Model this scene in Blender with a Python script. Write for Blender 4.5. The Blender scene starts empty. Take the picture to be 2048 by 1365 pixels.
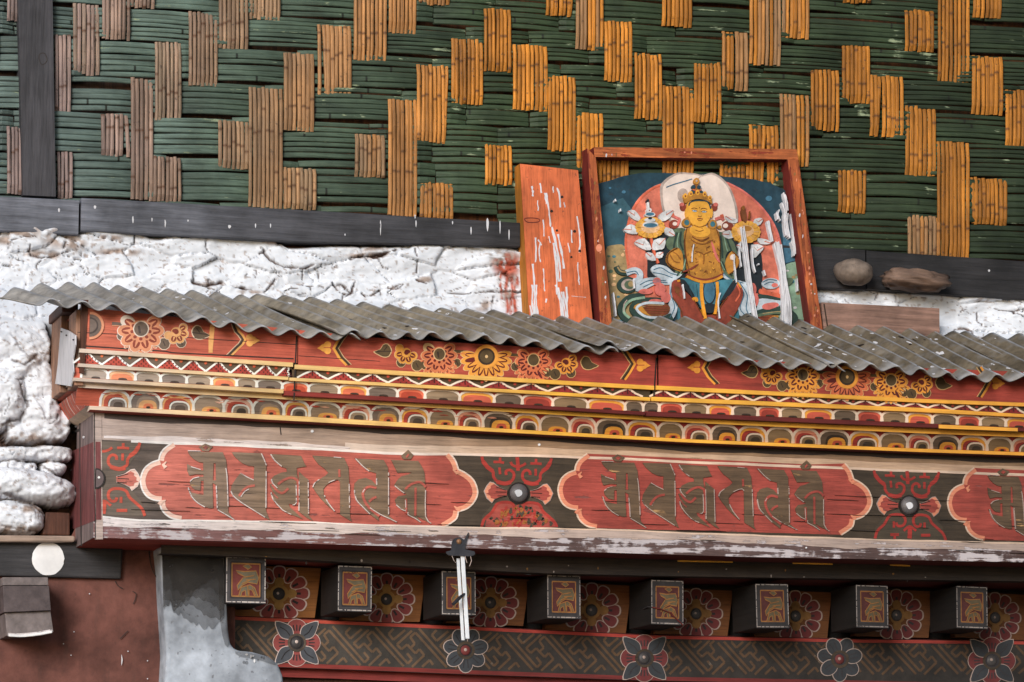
import bpy, math, random
import numpy as np
from mathutils import Vector

# ------------------------------------------------------------------ camera, world, sun, exposure
SC = bpy.context.scene
random.seed(7)
YAW, PITCH, FPX, DIST = math.radians(17.3), math.radians(9.5), 7000.0, 8.75
FW = Vector((math.sin(YAW)*math.cos(PITCH), math.cos(YAW)*math.cos(PITCH), math.sin(PITCH)))
RT = Vector((math.cos(YAW), -math.sin(YAW), 0.0))
UP = RT.cross(FW)
CAM = Vector((0, 0, 3.1)) - FW*DIST

cd = bpy.data.cameras.new("camera")
cd.sensor_width = 36.0
cd.lens = FPX/2048.0*36.0
cd.clip_start, cd.clip_end = 0.1, 500.0
cam = bpy.data.objects.new("camera", cd)
SC.collection.objects.link(cam)
cam.location = CAM
cam.rotation_euler = FW.to_track_quat('-Z', 'Y').to_euler()
SC.camera = cam

SUN_EL, SUN_AZ = math.radians(17), math.radians(-34)      # azimuth measured from the wall's normal, to the left
sd = Vector((math.sin(SUN_AZ)*math.cos(SUN_EL), -math.cos(SUN_AZ)*math.cos(SUN_EL), math.sin(SUN_EL)))
w = bpy.data.worlds.new("World"); SC.world = w; w.use_nodes = True
nt = w.node_tree
sky = nt.nodes.new('ShaderNodeTexSky'); sky.sky_type = 'NISHITA'; sky.sun_disc = False
sky.sun_elevation = SUN_EL
sky.sun_rotation = math.atan2(sd.x, sd.y)
sky.air_density = 1.0; sky.dust_density = 1.0; sky.ozone_density = 1.0
bg = nt.nodes['Background']; bg.inputs['Strength'].default_value = 0.085
nt.links.new(sky.outputs['Color'], bg.inputs['Color'])
sl = bpy.data.lights.new("sun", 'SUN'); sl.energy = 2.5; sl.angle = math.radians(22); sl.color = (0.97, 0.985, 1.0)
so = bpy.data.objects.new("sun", sl); SC.collection.objects.link(so)
so.rotation_euler = (-sd).to_track_quat('-Z', 'Y').to_euler()
SC.view_settings.view_transform = 'Standard'; SC.view_settings.look = 'None'
SC.view_settings.exposure = 0.29; SC.view_settings.gamma = 1.0

# ------------------------------------------------------------------ measuring: photo pixel + depth -> point
def P(px, py, Y=0.0):
    d = FW*FPX + RT*(px-1024.0) - UP*(py-682.5)
    return CAM + d*((Y-CAM.y)/d.y)
def PI(px, py, pt, nrm):
    d = FW*FPX + RT*(px-1024.0) - UP*(py-682.5)
    return CAM + d*((Vector(pt)-CAM).dot(Vector(nrm))/d.dot(Vector(nrm)))
def flat(Y):
    return lambda x, y: P(x, y, Y)
def crop(ox, oy, s):                      # enlarged-crop coordinates -> photo pixels
    def f(t):
        out = []
        for q in t.split():
            a, b = q.split(',')
            out.append((ox+float(a)/s, oy+float(b)/s))
        return out
    return f
pxs = crop(0, 0, 1.0)

def smooth(pts, closed=True, n=4):
    out = []; m = len(pts)
    rng = range(m) if closed else range(m-1)
    for i in rng:
        if closed: a, b, c, d = pts[i-1], pts[i], pts[(i+1) % m], pts[(i+2) % m]
        else: a, b, c, d = pts[max(i-1, 0)], pts[i], pts[i+1], pts[min(i+2, m-1)]
        for k in range(n):
            t = k/n
            out.append(tuple(0.5*((2*b[j])+(-a[j]+c[j])*t+(2*a[j]-5*b[j]+4*c[j]-d[j])*t*t+(-a[j]+3*b[j]-3*c[j]+d[j])*t**3) for j in (0, 1)))
    if not closed: out.append(pts[-1])
    return out
def ell(cx, cy, rx, ry=None, n=20, rot=0, a0=0, a1=2*math.pi):
    ry = rx if ry is None else ry
    full = abs(a1-a0) > 6.28
    N = n if full else n+1
    o = []
    for i in range(N):
        a = a0+(a1-a0)*i/n
        x, y = rx*math.cos(a), ry*math.sin(a)
        o.append((cx+x*math.cos(rot)-y*math.sin(rot), cy+x*math.sin(rot)+y*math.cos(rot)))
    return o

# ------------------------------------------------------------------ materials
def lin(c, k=1.0):
    def f(u):
        u /= 255.0
        return u/12.92 if u <= 0.04045 else ((u+0.055)/1.055)**2.4
    return (min(f(c[0])*k, .9), min(f(c[1])*k, .9), min(f(c[2])*k, .9), 1.0)
X_A, X_B = P(150, 700).x, P(1980, 700).x
MT = {}
GRAIN = {'x': (5.0, 40.0, 90.0), 'z': (90.0, 40.0, 5.0), 'n': (38.0, 38.0, 38.0), 'y': (90.0, 5.0, 90.0)}
def mat(name, cols, rough=.7, grain='n', var=.24, blot=.18, wear=0.0, wcol=None, under=False, bump=.25,
        specks=0.0, rnd=0.0, k=.95, metal=0.0, streak=0.0, node=None, wscale=1.0, spec=.3, attr_mix=None, fine=.34, thin=0.0):
    """weathered paint / timber: colour shifts along the facade and is darkened rightwards for dimmer light, grain, blotches, chips (wear) and specks"""
    if name in MT: return MT[name]
    m = bpy.data.materials.new(name); m.use_nodes = True
    N, L = m.node_tree.nodes, m.node_tree.links
    B = N['Principled BSDF']
    geo = N.new('ShaderNodeNewGeometry')
    def math_(op, a, b=None, c=None):
        n = N.new('ShaderNodeMath'); n.operation = op
        for i, v in enumerate((a, b, c)):
            if v is None: continue
            if hasattr(v, 'is_linked'): L.new(v, n.inputs[i])
            else: n.inputs[i].default_value = v
        return n.outputs[0]
    def noise(sc, scale, detail=4, rough_=.6):
        vm = N.new('ShaderNodeVectorMath'); vm.operation = 'MULTIPLY'; vm.inputs[1].default_value = sc
        L.new(geo.outputs['Position'], vm.inputs[0])
        n = N.new('ShaderNodeTexNoise'); n.inputs['Scale'].default_value = scale
        n.inputs['Detail'].default_value = detail; n.inputs['Roughness'].default_value = rough_
        L.new(vm.outputs[0], n.inputs['Vector']); return n.outputs['Fac']
    def mix(f, a, b, mode='MIX'):
        n = N.new('ShaderNodeMix'); n.data_type = 'RGBA'; n.blend_type = mode
        for sock, v in ((n.inputs[0], f), (n.inputs[6], a), (n.inputs[7], b)):
            if hasattr(v, 'is_linked'): L.new(v, sock)
            else: sock.default_value = v
        return n.outputs[2]
    def rng(v, a, b, c=0.0, d=1.0):
        n = N.new('ShaderNodeMapRange'); n.inputs[1].default_value = a; n.inputs[2].default_value = b
        n.inputs[3].default_value = c; n.inputs[4].default_value = d; L.new(v, n.inputs[0]); return n.outputs[0]
    if len(cols) == 3:
        sx = N.new('ShaderNodeSeparateXYZ'); L.new(geo.outputs['Position'], sx.inputs[0])
        wob = noise((3, 3, 3), 1.0, 3)
        fx = math_('ADD', rng(sx.outputs['X'], X_A, X_B), math_('MULTIPLY', math_('SUBTRACT', wob, .5), .2))
        cr = N.new('ShaderNodeValToRGB'); L.new(fx, cr.inputs[0])
        cr.color_ramp.elements[0].color = lin(cols[0], k); cr.color_ramp.elements[1].color = lin(tuple(v*.86 for v in cols[2]), k)  # last stop darkened again, painting in the light's fall-off to the right
        e = cr.color_ramp.elements.new(.22); e.color = lin(cols[1], k)
        e = cr.color_ramp.elements.new(.5); e.color = lin(cols[2], k)
        col = cr.outputs[0]
    else:
        r = N.new('ShaderNodeRGB'); r.outputs[0].default_value = lin(cols[0], k); col = r.outputs[0]
    g = noise(GRAIN[grain], 1.0, 5, .65)
    if rnd:
        at = N.new('ShaderNodeAttribute'); at.attribute_name = 'rnd'
        col = mix(1.0, col, rng(at.outputs['Fac'], 0, 1, 1-rnd, 1+rnd*.55), 'MULTIPLY')
        if attr_mix:
            col = mix(rng(at.outputs['Fac'], .78, .95, 0, .75), col, lin(attr_mix, k))
    if node:
        an = N.new('ShaderNodeAttribute'); an.attribute_name = 'nd'
        col = mix(an.outputs['Fac'], col, lin(node, k))
    if var: col = mix(1.0, col, rng(g, .25, .75, 1-var*1.5, 1+var*.6), 'MULTIPLY')
    if grain in 'xz':                        # fine dark grain lines and checks
        fg = noise((14, 120, 430) if grain == 'x' else (430, 120, 14), 1.0, 3, .7)
        col = mix(1.0, col, rng(fg, .50, .68, 1.0, 1-fine), 'MULTIPLY')
    if blot: col = mix(1.0, col, rng(noise((9, 9, 9), 1.0, 4), .3, .7, 1-blot*1.4, 1+blot*.7), 'MULTIPLY')
    if streak:
        col = mix(rng(noise((40, 40, 4), 1.0, 4), .58, .72, 0, streak), col, lin((70, 58, 52), k))
    if specks:
        col = mix(rng(noise((75, 75, 75), 1.0, 2), .66, .72, 0, specks), col, lin((60, 48, 42), k))
    wf = None
    if wear:
        wn = math_('ADD', math_('MULTIPLY', noise(GRAIN[grain], .55*wscale, 5, .7), .6), math_('MULTIPLY', noise((11, 11, 11), wscale, 4), .4))
        t = .72-.34*wear
        wf = rng(wn, t, t+.035)
        if wcol is not None and not under:
            col = mix(wf, col, lin(wcol, k))
    L.new(col, B.inputs['Base Color'])
    B.inputs['Roughness'].default_value = rough
    B.inputs['Metallic'].default_value = metal
    B.inputs['Specular IOR Level'].default_value = spec
    if bump:
        bn = N.new('ShaderNodeBump'); bn.inputs['Strength'].default_value = bump; bn.inputs['Distance'].default_value = .004
        h = g
        if wf is not None: h = math_('SUBTRACT', g, math_('MULTIPLY', wf, .5))
        L.new(h, bn.inputs['Height']); L.new(bn.outputs[0], B.inputs['Normal'])
    if under and wf is not None:
        tr = N.new('ShaderNodeBsdfTransparent'); ms = N.new('ShaderNodeMixShader')
        L.new(math_('MULTIPLY_ADD', wf, 1-thin, thin) if thin else wf, ms.inputs[0]); L.new(B.outputs[0], ms.inputs[1]); L.new(tr.outputs[0], ms.inputs[2])
        L.new(ms.outputs[0], N['Material Output'].inputs['Surface'])
    MT[name] = m
    return m

# painted timber colours: greyer and paler at the left end, dimmer light painted in to the right
mat('gold_paint', [(218, 198, 182), (242, 198, 130), (255, 178, 68)], grain='x', var=.14, wear=.16, wcol=(206, 146, 84), bump=.2, k=1.05, fine=.2)
mat('red_board', [(216, 118, 94), (208, 100, 78), (178, 72, 58)], grain='x', var=.3, blot=.22, wear=.22, wcol=(112, 52, 46), bump=.5)
mat('red_moulding', [(210, 108, 86), (200, 86, 68), (178, 66, 56)], grain='x', var=.2)
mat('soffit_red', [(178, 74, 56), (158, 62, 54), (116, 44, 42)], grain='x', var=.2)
mat('cartouche_red', [(218, 130, 116), (206, 110, 94), (184, 82, 70)], grain='x', var=.3, blot=.24, wear=.4, wscale=1.6, wcol=(132, 78, 72), bump=.6)
mat('cartouche_pink', [(246, 216, 206), (250, 190, 158), (240, 150, 116)], grain='x', var=.14, wear=.12, wcol=(200, 110, 96), bump=.2)
mat('white_line', [(244, 240, 238), (246, 236, 228), (236, 204, 180)], grain='x', var=.08, wear=.3, under=True, bump=.1)
mat('white_chipped', [(232, 222, 222), (232, 214, 206), (200, 176, 164)], grain='x', var=.14, wear=.52, under=True, bump=.2, wscale=1.8)
mat('pale_wood_line', [(222, 208, 204), (226, 204, 188), (212, 176, 146)], grain='x', var=.18, wear=.32, under=True, bump=.3)
mat('glyph_wood', [(162, 140, 128), (148, 122, 98), (116, 92, 70)], grain='x', var=.4, blot=.2, wear=.34, wscale=1.6, wcol=(178, 138, 94), bump=.6)
mat('beam_board', [(200, 180, 172), (186, 160, 142), (164, 130, 100)], grain='x', var=.3, blot=.2, bump=.6)
mat('beam_dark', [(116, 102, 96), (100, 86, 74), (80, 66, 52)], grain='x', var=.36, blot=.3, wear=.25, wcol=(70, 58, 54), bump=.6)
mat('beam_bottom', [(150, 112, 112), (136, 94, 88), (108, 84, 80)], grain='x', var=.3, blot=.25, wear=.66, wscale=1.8, wcol=(188, 178, 180), bump=.5)
mat('beam_end_grey', [(134, 116, 114)], grain='z', var=.4, blot=.2, bump=.7)
mat('beam_end_red', [(132, 74, 74)], grain='z', var=.4, blot=.2, wear=.34, wcol=(86, 66, 64), bump=.7)
mat('outline_white', [(246, 240, 236), (246, 234, 222), (238, 210, 184)], grain='x', var=.06, wear=.08, under=True, bump=.1, k=1.05, fine=.1)
mat('black_line', [(58, 52, 50), (50, 42, 38), (40, 32, 28)], grain='x', var=.2)
mat('dark_band', [(96, 84, 80), (74, 60, 52), (58, 44, 36)], grain='x', var=.3, wear=.18, under=True)
mat('scroll_red', [(210, 96, 78), (212, 82, 62), (178, 58, 50)], grain='x', var=.25, wear=.28, under=True, bump=.3)
mat('scroll_orange', [(214, 130, 80), (206, 136, 66), (170, 100, 50)], grain='x', var=.25, wear=.5, under=True, bump=.3)
mat('scroll_field', [(122, 108, 98), (104, 92, 76), (84, 72, 58)], grain='x', var=.25, wear=.18, under=True)
mat('lobe_coral', [(248, 156, 116), (240, 130, 92), (216, 96, 72)], grain='x', var=.16, wear=.14, wcol=(190, 104, 76))
mat('lobe_gold', [(250, 198, 156), (250, 186, 100), (252, 170, 66)], grain='x', var=.14, wear=.14, wcol=(226, 140, 90))
mat('lobe_grey', [(186, 170, 158), (174, 150, 124), (152, 122, 88)], grain='x', var=.2, wear=.16, wcol=(160, 110, 72))
mat('lobe_dark', [(152, 140, 134), (140, 122, 108), (118, 96, 76)], grain='x', var=.2, wear=.16, wcol=(136, 88, 58))
mat('tooth_red', [(196, 88, 72), (180, 66, 56), (146, 46, 44)], grain='n', var=.3, wear=.25, wcol=(116, 44, 40))
mat('tooth_dark', [(96, 50, 44), (88, 40, 36), (74, 30, 28)], grain='n', var=.2)
mat('tooth_ground', [(126, 110, 98), (104, 82, 58), (78, 62, 38)], grain='x', var=.25, wear=.2, wcol=(86, 70, 54))
mat('orange_dot', [(232, 128, 84), (214, 88, 58), (160, 60, 46)], var=.2)
mat('garland_gold', [(244, 188, 146), (250, 178, 84), (246, 162, 64)], var=.2, wear=.18, wcol=(190, 110, 60))
mat('garland_coral', [(238, 164, 128), (240, 150, 100), (226, 118, 76)], var=.2, wear=.18, wcol=(190, 100, 70))
mat('garland_red', [(168, 88, 70), (124, 42, 36), (104, 34, 30)], var=.25)
mat('garland_olive', [(126, 110, 102), (110, 88, 60), (92, 72, 44)], var=.25, wear=.22, wcol=(160, 130, 100))
mat('garland_dark', [(92, 80, 76), (74, 56, 44), (62, 46, 32)], var=.3)
mat('garland_cream', [(240, 226, 216), (240, 206, 160), (226, 180, 120)], var=.1, wear=.25, under=True)
# bare timber, plaster, stone
mat('sill_timber', [(124, 126, 136), (84, 84, 90), (56, 54, 56)], grain='x', var=.4, blot=.35, wear=.2, wcol=(52, 46, 44), bump=.7, k=1.0)
mat('post_timber', [(72, 70, 74)], grain='z', var=.35, blot=.2, bump=.5)
mat('black_timber', [(66, 64, 66), (62, 58, 58), (60, 56, 54)], grain='x', var=.35, blot=.3, wear=.14, wcol=(104, 100, 100), bump=.5)
mat('plank_dark', [(88, 80, 76), (80, 70, 62), (60, 50, 44)], grain='x', var=.35, blot=.25, wear=.12, wcol=(120, 96, 66), bump=.6)
mat('brown_endwood', [(176, 132, 108)], grain='z', var=.4, blot=.3, specks=.6, bump=.5)
mat('brown_dark', [(98, 62, 48)], grain='z', var=.35, blot=.25, bump=.5)
mat('zinc_strip', [(214, 210, 214)], rough=.45, grain='z', var=.08, blot=.08, bump=.1, spec=.5)
mat('white_paint', [(240, 238, 238)], var=.05, wear=.08, under=True, bump=.15)
mat('dropping_white', [(236, 234, 238)], var=.1, wear=.5, wscale=2.2, thin=.16, under=True, bump=.1, grain='z')
mat('brown_plaster', [(114, 72, 63)], var=.16, blot=.42, specks=.2, bump=.5, streak=.25, rough=.85)
mat('grey_plaster', [(176, 182, 192)], grain='n', var=.16, blot=.42, specks=.5, wear=.26, wcol=(86, 80, 78), bump=.3, rough=.8, wscale=.45)
mat('stub_dark', [(98, 86, 86)], grain='n', var=.35, blot=.2, bump=.5)
mat('stub_grey', [(132, 120, 118)], grain='n', var=.35, blot=.2, bump=.5)
mat('tan_stone', [(176, 152, 136)], grain='x', var=.3, blot=.3, bump=.6)
mat('rock_brown', [(132, 116, 104)], grain='n', var=.35, blot=.4, specks=.4, bump=.9, wear=.15, wcol=(186, 170, 160))
mat('rock_rust', [(122, 98, 84)], grain='x', var=.4, blot=.4, bump=.9, wear=.2, wcol=(90, 66, 52))
mat('block_wood', [(150, 116, 102)], grain='x', var=.35, blot=.3, wear=.32, wcol=(176, 154, 148), bump=.6, wscale=.6)
mat('drip_white', [(236, 234, 238)], var=.1, wear=.3, wscale=.9, thin=.14, under=True, bump=.1, grain='z')
# rafters and frieze in the recess: its shade is painted in, darkest at the right
mat('rafter_black', [(52, 48, 48), (46, 42, 40), (36, 32, 30)], grain='y', var=.25, blot=.2)
mat('rafter_border', [(86, 80, 82), (74, 70, 72), (54, 50, 50)], var=.25, wear=.16, wcol=(70, 62, 60))
mat('rafter_red', [(126, 66, 58), (114, 52, 48), (82, 38, 36)], var=.25, wear=.2, wcol=(120, 60, 50))
mat('rafter_ochre', [(160, 116, 70), (162, 112, 60), (150, 100, 52)], var=.25, wear=.35, under=True)
mat('rafter_green', [(118, 112, 96), (112, 100, 78), (98, 84, 60)], var=.25, wear=.3, under=True)
mat('dash_white', [(216, 208, 206), (206, 194, 186), (160, 148, 142)], var=.1, wear=.45, under=True, wscale=2.5)
mat('ochre_board', [(172, 122, 74), (166, 108, 58), (116, 70, 36)], grain='x', var=.16, blot=.16, wear=.08, wcol=(110, 70, 44))
mat('petal_red', [(172, 98, 92), (156, 76, 72), (114, 50, 50)], var=.18, blot=.1)
mat('petal_line', [(236, 220, 214), (228, 206, 196), (178, 156, 146)], var=.08)
mat('petal_black', [(52, 48, 50)], var=.2)
mat('hub_black', [(72, 68, 68)], var=.2, rough=.5)
mat('hub_rim', [(190, 156, 106), (190, 144, 82), (146, 104, 58)], var=.3, wear=.3, wcol=(120, 116, 96))
mat('fret_ground', [(92, 86, 84), (80, 74, 68), (54, 48, 44)], grain='n', var=.3, blot=.3)
mat('fret_line', [(124, 106, 98), (126, 100, 78), (92, 68, 48)], grain='n', var=.25, wear=.34, wcol=(96, 84, 74))
mat('leaf_grey', [(88, 90, 96), (84, 86, 92), (58, 60, 64)], var=.18, blot=.2)
mat('steel', [(238, 240, 244)], rough=.4, metal=.0, var=.08, bump=.05, spec=.5)
mat('iron_dark', [(74, 74, 80)], rough=.5, metal=.4, var=.3, wear=.2, wcol=(120, 124, 132))
mat('knob_dome', [(118, 102, 102), (118, 100, 100), (108, 102, 102)], rough=.5, metal=.1, var=.2)
mat('bolt_rust', [(176, 128, 92)], rough=.45, metal=.3, var=.3)
# woven wall
mat('bamboo_tan', [(166, 142, 136), (178, 142, 108), (228, 146, 52)], grain='z', var=.3, blot=.2, rnd=.4, node=(96, 60, 36), attr_mix=(132, 114, 92), specks=.6, fine=.5, bump=.5, rough=.6)
mat('bamboo_green', [(110, 128, 122), (90, 108, 92), (64, 80, 54)], grain='x', var=.34, blot=.3, rnd=.3, node=(34, 36, 28), wear=.36, wscale=1.8, wcol=(150, 162, 130), fine=.4, bump=.5, rough=.6)
mat('bamboo_back', [(62, 44, 36), (84, 52, 28), (104, 58, 22)], grain='z', var=.6, blot=.2)
# leaning board and relief
mat('orange_paint', [(228, 118, 72)], grain='z', var=.26, blot=.3, wear=.3, wscale=1.3, wcol=(184, 78, 46), specks=.5, bump=.4)
mat('ochre_edge', [(190, 122, 44)], grain='z', var=.3, blot=.2, wear=.25, wcol=(110, 74, 40))
mat('frame_wood', [(186, 98, 54)], grain='z', var=.5, blot=.35, wear=.52, wscale=2.0, wcol=(124, 48, 32), bump=.7)
mat('frame_wood_top', [(196, 108, 60)], grain='x', var=.5, blot=.35, wear=.5, wscale=2.0, wcol=(136, 54, 34), bump=.7)
mat('frame_side', [(116, 40, 34)], grain='z', var=.25, blot=.2)
PAINT = dict(navy=(36, 66, 80), teal=(66, 122, 136), pink=(222, 122, 98), halo=(226, 206, 194), halo_edge=(188, 168, 158), khaki=(168, 142, 98),
             palegreen=(142, 172, 146), skin=(236, 170, 62), ochre=(196, 134, 52), ochre_deep=(150, 92, 36), green=(92, 108, 84), green_dark=(44, 66, 58),
             grey_scarf=(196, 206, 214), maroon=(142, 62, 44), belt=(232, 154, 42), leafwhite=(222, 220, 220), yellow=(240, 176, 74), peach=(240, 190, 140),
             brown=(124, 70, 34), blue=(70, 116, 140), black=(30, 38, 44), rose=(226, 120, 108), coral=(224, 108, 76), eye=(196, 214, 226))
for n_, c_ in PAINT.items():
    mat('relief_'+n_, [c_], var=.34 if n_ not in ('halo', 'skin') else .14, blot=.26 if n_ != 'halo' else .08, specks=.35 if n_ != 'halo' else .1, wear=.22 if n_ not in ('halo', 'skin') else .03, wscale=2.4, wcol=tuple(int(v*.72) for v in c_), bump=.35, rough=.6)
mat('relief_back', [(56, 92, 104)], var=.2, blot=.5, wear=.2, wcol=(40, 66, 76), bump=.4)

# ------------------------------------------------------------------ mesh builder
class MB:
    def __init__(s): s.v = []; s.f = []; s.m = []; s.mats = []; s.rnd = {}; s.nd = {}; s.k = 0; s.sm = False
    def mi(s, name):
        if name not in s.mats: s.mats.append(name)
        return s.mats.index(name)
    def add(s, vs, fs, mname):
        o = len(s.v); s.v += [Vector(v) for v in vs]; i = s.mi(mname)
        for f in fs: s.f.append(tuple(o+j for j in f)); s.m.append(i)
        return o
    def off(s, layer, step): s.k += 1; return layer*step + (s.k % 40)*.000012
    def plate(s, pts, m, S, layer=0, step=.0008, n=Vector((0, -1, 0)), th=None, shift=None):
        """a coat of paint or a relief layer: outline with real thickness on surface S"""
        if len(pts) < 3: return
        area = sum(pts[i][0]*pts[(i+1) % len(pts)][1]-pts[(i+1) % len(pts)][0]*pts[i][1] for i in range(len(pts)))
        if area > 0: pts = pts[::-1]
        h = s.off(layer, step)
        base = [S(*p) for p in pts]
        if shift: base = [b+shift for b in base]
        t = (h+.0006) if th is None else th
        N = len(pts); fr = [b+n*h for b in base]; bk = [b+n*(h-t) for b in base]
        s.add(fr+bk, [tuple(range(N))]+[(i, i+N, (i+1) % N+N, (i+1) % N) for i in range(N)], m)
    def stroke(s, pts, wd, m, S, layer=1, step=.0008, closed=False, taper=False, **kw):
        N = len(pts)
        if N < 2: return
        L, R = [], []
        for i in range(N):
            a = pts[i-1] if (i > 0 or closed) else pts[i]
            b = pts[(i+1) % N] if (i < N-1 or closed) else pts[i]
            dx, dy = b[0]-a[0], b[1]-a[1]; l = math.hypot(dx, dy) or 1
            ww = (wd[i] if isinstance(wd, (list, tuple)) else wd)/2
            if taper: ww *= max(.15, 1-abs(2*i/(N-1)-1)**3)
            L.append((pts[i][0]-dy/l*ww, pts[i][1]+dx/l*ww)); R.append((pts[i][0]+dy/l*ww, pts[i][1]-dx/l*ww))
        n = kw.get('n', Vector((0, -1, 0))); shift = kw.get('shift')
        h = s.off(layer, step)
        A = [S(*p)+n*h for p in L]; Bq = [S(*p)+n*h for p in R]
        if shift: A = [a+shift for a in A]; Bq = [b+shift for b in Bq]
        A2 = [a-n*(h+.0004) for a in A]; B2 = [b-n*(h+.0004) for b in Bq]
        M = N if closed else N-1; fs = []
        for i in range(M):
            j = (i+1) % N
            fs += [(i, j, N+j, N+i), (i, 2*N+i, 2*N+j, j), (N+i, N+j, 3*N+j, 3*N+i)]
        if not closed: fs += [(0, N, 3*N, 2*N), (N-1, 3*N-1, 4*N-1, 2*N-1)]
        s.add(A+Bq+A2+B2, fs, m)
    def box(s, x0, x1, y0, y1, z0, z1, m):
        v = [(x, y, z) for x in (x0, x1) for y in (y0, y1) for z in (z0, z1)]
        s.add(v, [(0, 1, 3, 2), (4, 6, 7, 5), (0, 4, 5, 1), (2, 3, 7, 6), (0, 2, 6, 4), (1, 5, 7, 3)], m)
    def hexa(s, front, depth, m, n=Vector((0, 1, 0))):
        fr = [Vector(p) for p in front]; bk = [p+n*depth for p in fr]
        s.add(fr+bk, [(0, 1, 2, 3), (7, 6, 5, 4), (0, 4, 5, 1), (1, 5, 6, 2), (2, 6, 7, 3), (3, 7, 4, 0)], m)
    def dome(s, c, r, h, m, n=Vector((0, -1, 0)), seg=20, rings=6, rz=1.0):
        a = Vector((1, 0, 0)) if abs(n.x) < .9 else Vector((0, 1, 0)); b = Vector((0, 0, 1))
        vs = []
        for i in range(rings):
            t = (math.pi/2)*i/rings
            for j in range(seg):
                q = 2*math.pi*j/seg
                vs.append(Vector(c)+a*(r*math.cos(t)*math.cos(q))+b*(r*rz*math.cos(t)*math.sin(q))+n*(h*math.sin(t)))
        vs.append(Vector(c)+n*h)
        fs = [(i*seg+j, i*seg+(j+1) % seg, (i+1)*seg+(j+1) % seg, (i+1)*seg+j) for i in range(rings-1) for j in range(seg)]
        fs += [((rings-1)*seg+j, (rings-1)*seg+(j+1) % seg, rings*seg) for j in range(seg)]
        s.add(vs, fs, m)
    def tube(s, path, r, m, seg=8):
        vs = []; N = len(path)
        for i, p in enumerate(path):
            t = (Vector(path[min(i+1, N-1)])-Vector(path[max(i-1, 0)])).normalized()
            a = t.orthogonal().normalized(); b = t.cross(a)
            rr = r[i] if isinstance(r, (list, tuple)) else r
            for j in range(seg):
                q = 2*math.pi*j/seg; vs.append(Vector(p)+a*rr*math.cos(q)+b*rr*math.sin(q))
        fs = [(i*seg+j, i*seg+(j+1) % seg, (i+1)*seg+(j+1) % seg, (i+1)*seg+j) for i in range(N-1) for j in range(seg)]
        fs += [tuple(range(seg)), tuple((N-1)*seg+j for j in range(seg))]
        s.add(vs, fs, m)
    def loft(s, edges, xs, m, cap=False):
        """sweep along the facade: edges = [(zfunc, depth)], one strip between neighbours; m = name or list per strip"""
        n = len(xs)
        for k in range(len(edges)-1):
            mm = m[k] if isinstance(m, list) else m
            (za, ya), (zb, yb) = edges[k], edges[k+1]
            vs = [(x, ya, za(x)) for x in xs]+[(x, yb, zb(x)) for x in xs]
            s.add(vs, [(i, i+1, n+i+1, n+i) for i in range(n-1)], mm)
        if cap:
            for x, d in ((xs[0], 1), (xs[-1], -1)):
                vs = [(x, y, z(x)) for z, y in edges]
                s.add(vs, [tuple(range(len(vs)))[::d]], cap if isinstance(cap, str) else (m[0] if isinstance(m, list) else m))
    def build(s, name, parent=None, org=None, smooth=False, bevel=0, label=None):
        o0 = Vector(org) if org is not None else (parent['_o'] if parent is not None and '_o' in parent else None)
        if o0 is None:
            if parent is not None: o0 = ORG[parent.name]
            else:
                o0 = Vector((sum(v.x for v in s.v)/len(s.v), sum(v.y for v in s.v)/len(s.v), min(v.z for v in s.v)))
        me = bpy.data.meshes.new(name)
        me.from_pydata([tuple(v-o0) for v in s.v], [], s.f)
        for n in s.mats: me.materials.append(MT[n])
        me.polygons.foreach_set('material_index', s.m)
        if smooth: me.polygons.foreach_set('use_smooth', [True]*len(s.f))
        for an, d in (('rnd', s.rnd), ('nd', s.nd)):
            if d:
                a = me.attributes.new(an, 'FLOAT', 'POINT'); arr = np.zeros(len(s.v), dtype=np.float32)
                for (i0, i1), val in d.items(): arr[i0:i1] = val
                a.data.foreach_set('value', arr)
        me.update()
        o = bpy.data.objects.new(name, me); SC.collection.objects.link(o)
        if parent is not None: o.parent = parent
        else: o.location = o0
        if bevel:
            b = o.modifiers.new('bevel', 'BEVEL'); b.width = bevel; b.segments = 2; b.limit_method = 'ANGLE'
        if label: o['label'] = label
        return o
ORG = {}
def thing(name, label, cat, loc, group=None):
    o = bpy.data.objects.new(name, None); SC.collection.objects.link(o); o.empty_display_size = .05
    o.location = loc; o['label'] = label; o['category'] = cat
    if group: o['group'] = group
    ORG[o.name] = Vector(loc); return o
def tag(o, label, cat, group=None, kind=None):
    if label: o['label'] = label
    if cat: o['category'] = cat
    if group: o['group'] = group
    if kind: o['kind'] = kind
    return o
def copy_tree(o, parent=None, loc=None):
    c = o.copy(); SC.collection.objects.link(c)
    if parent is not None: c.parent = parent
    if loc is not None: c.location = loc
    for ch in list(o.children): copy_tree(ch, c)
    return c
def zline(pts, Y):
    """photo polyline at depth Y -> height as a function of x along the facade"""
    q = sorted((p.x, p.z) for p in (P(a, b, Y) for a, b in pts))
    X = [a for a, _ in q]; Z = [b for _, b in q]
    def f(x):
        if x <= X[0]: i = 0
        elif x >= X[-1]: i = len(X)-2
        else:
            i = max(j for j in range(len(X)-1) if X[j] <= x)
        t = (x-X[i])/(X[i+1]-X[i])
        return Z[i]+(Z[i+1]-Z[i])*t
    return f
def xr(a, b, n): return [a+(b-a)*i/(n-1) for i in range(n)]
# ================================================================== LARGE STRUCTURE
# ------------------------------------------------------------------ ground
gb = MB(); mat('ground_earth', [(136, 122, 106)], var=.2, blot=.3, bump=.3)
gb.add([(-60, -60, 0), (60, -60, 0), (60, 4, 0), (-60, 4, 0)], [(0, 1, 2, 3)], 'ground_earth')
tag(gb.build('ground', org=(0, 0, 0)), None, None, kind='structure')

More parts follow.
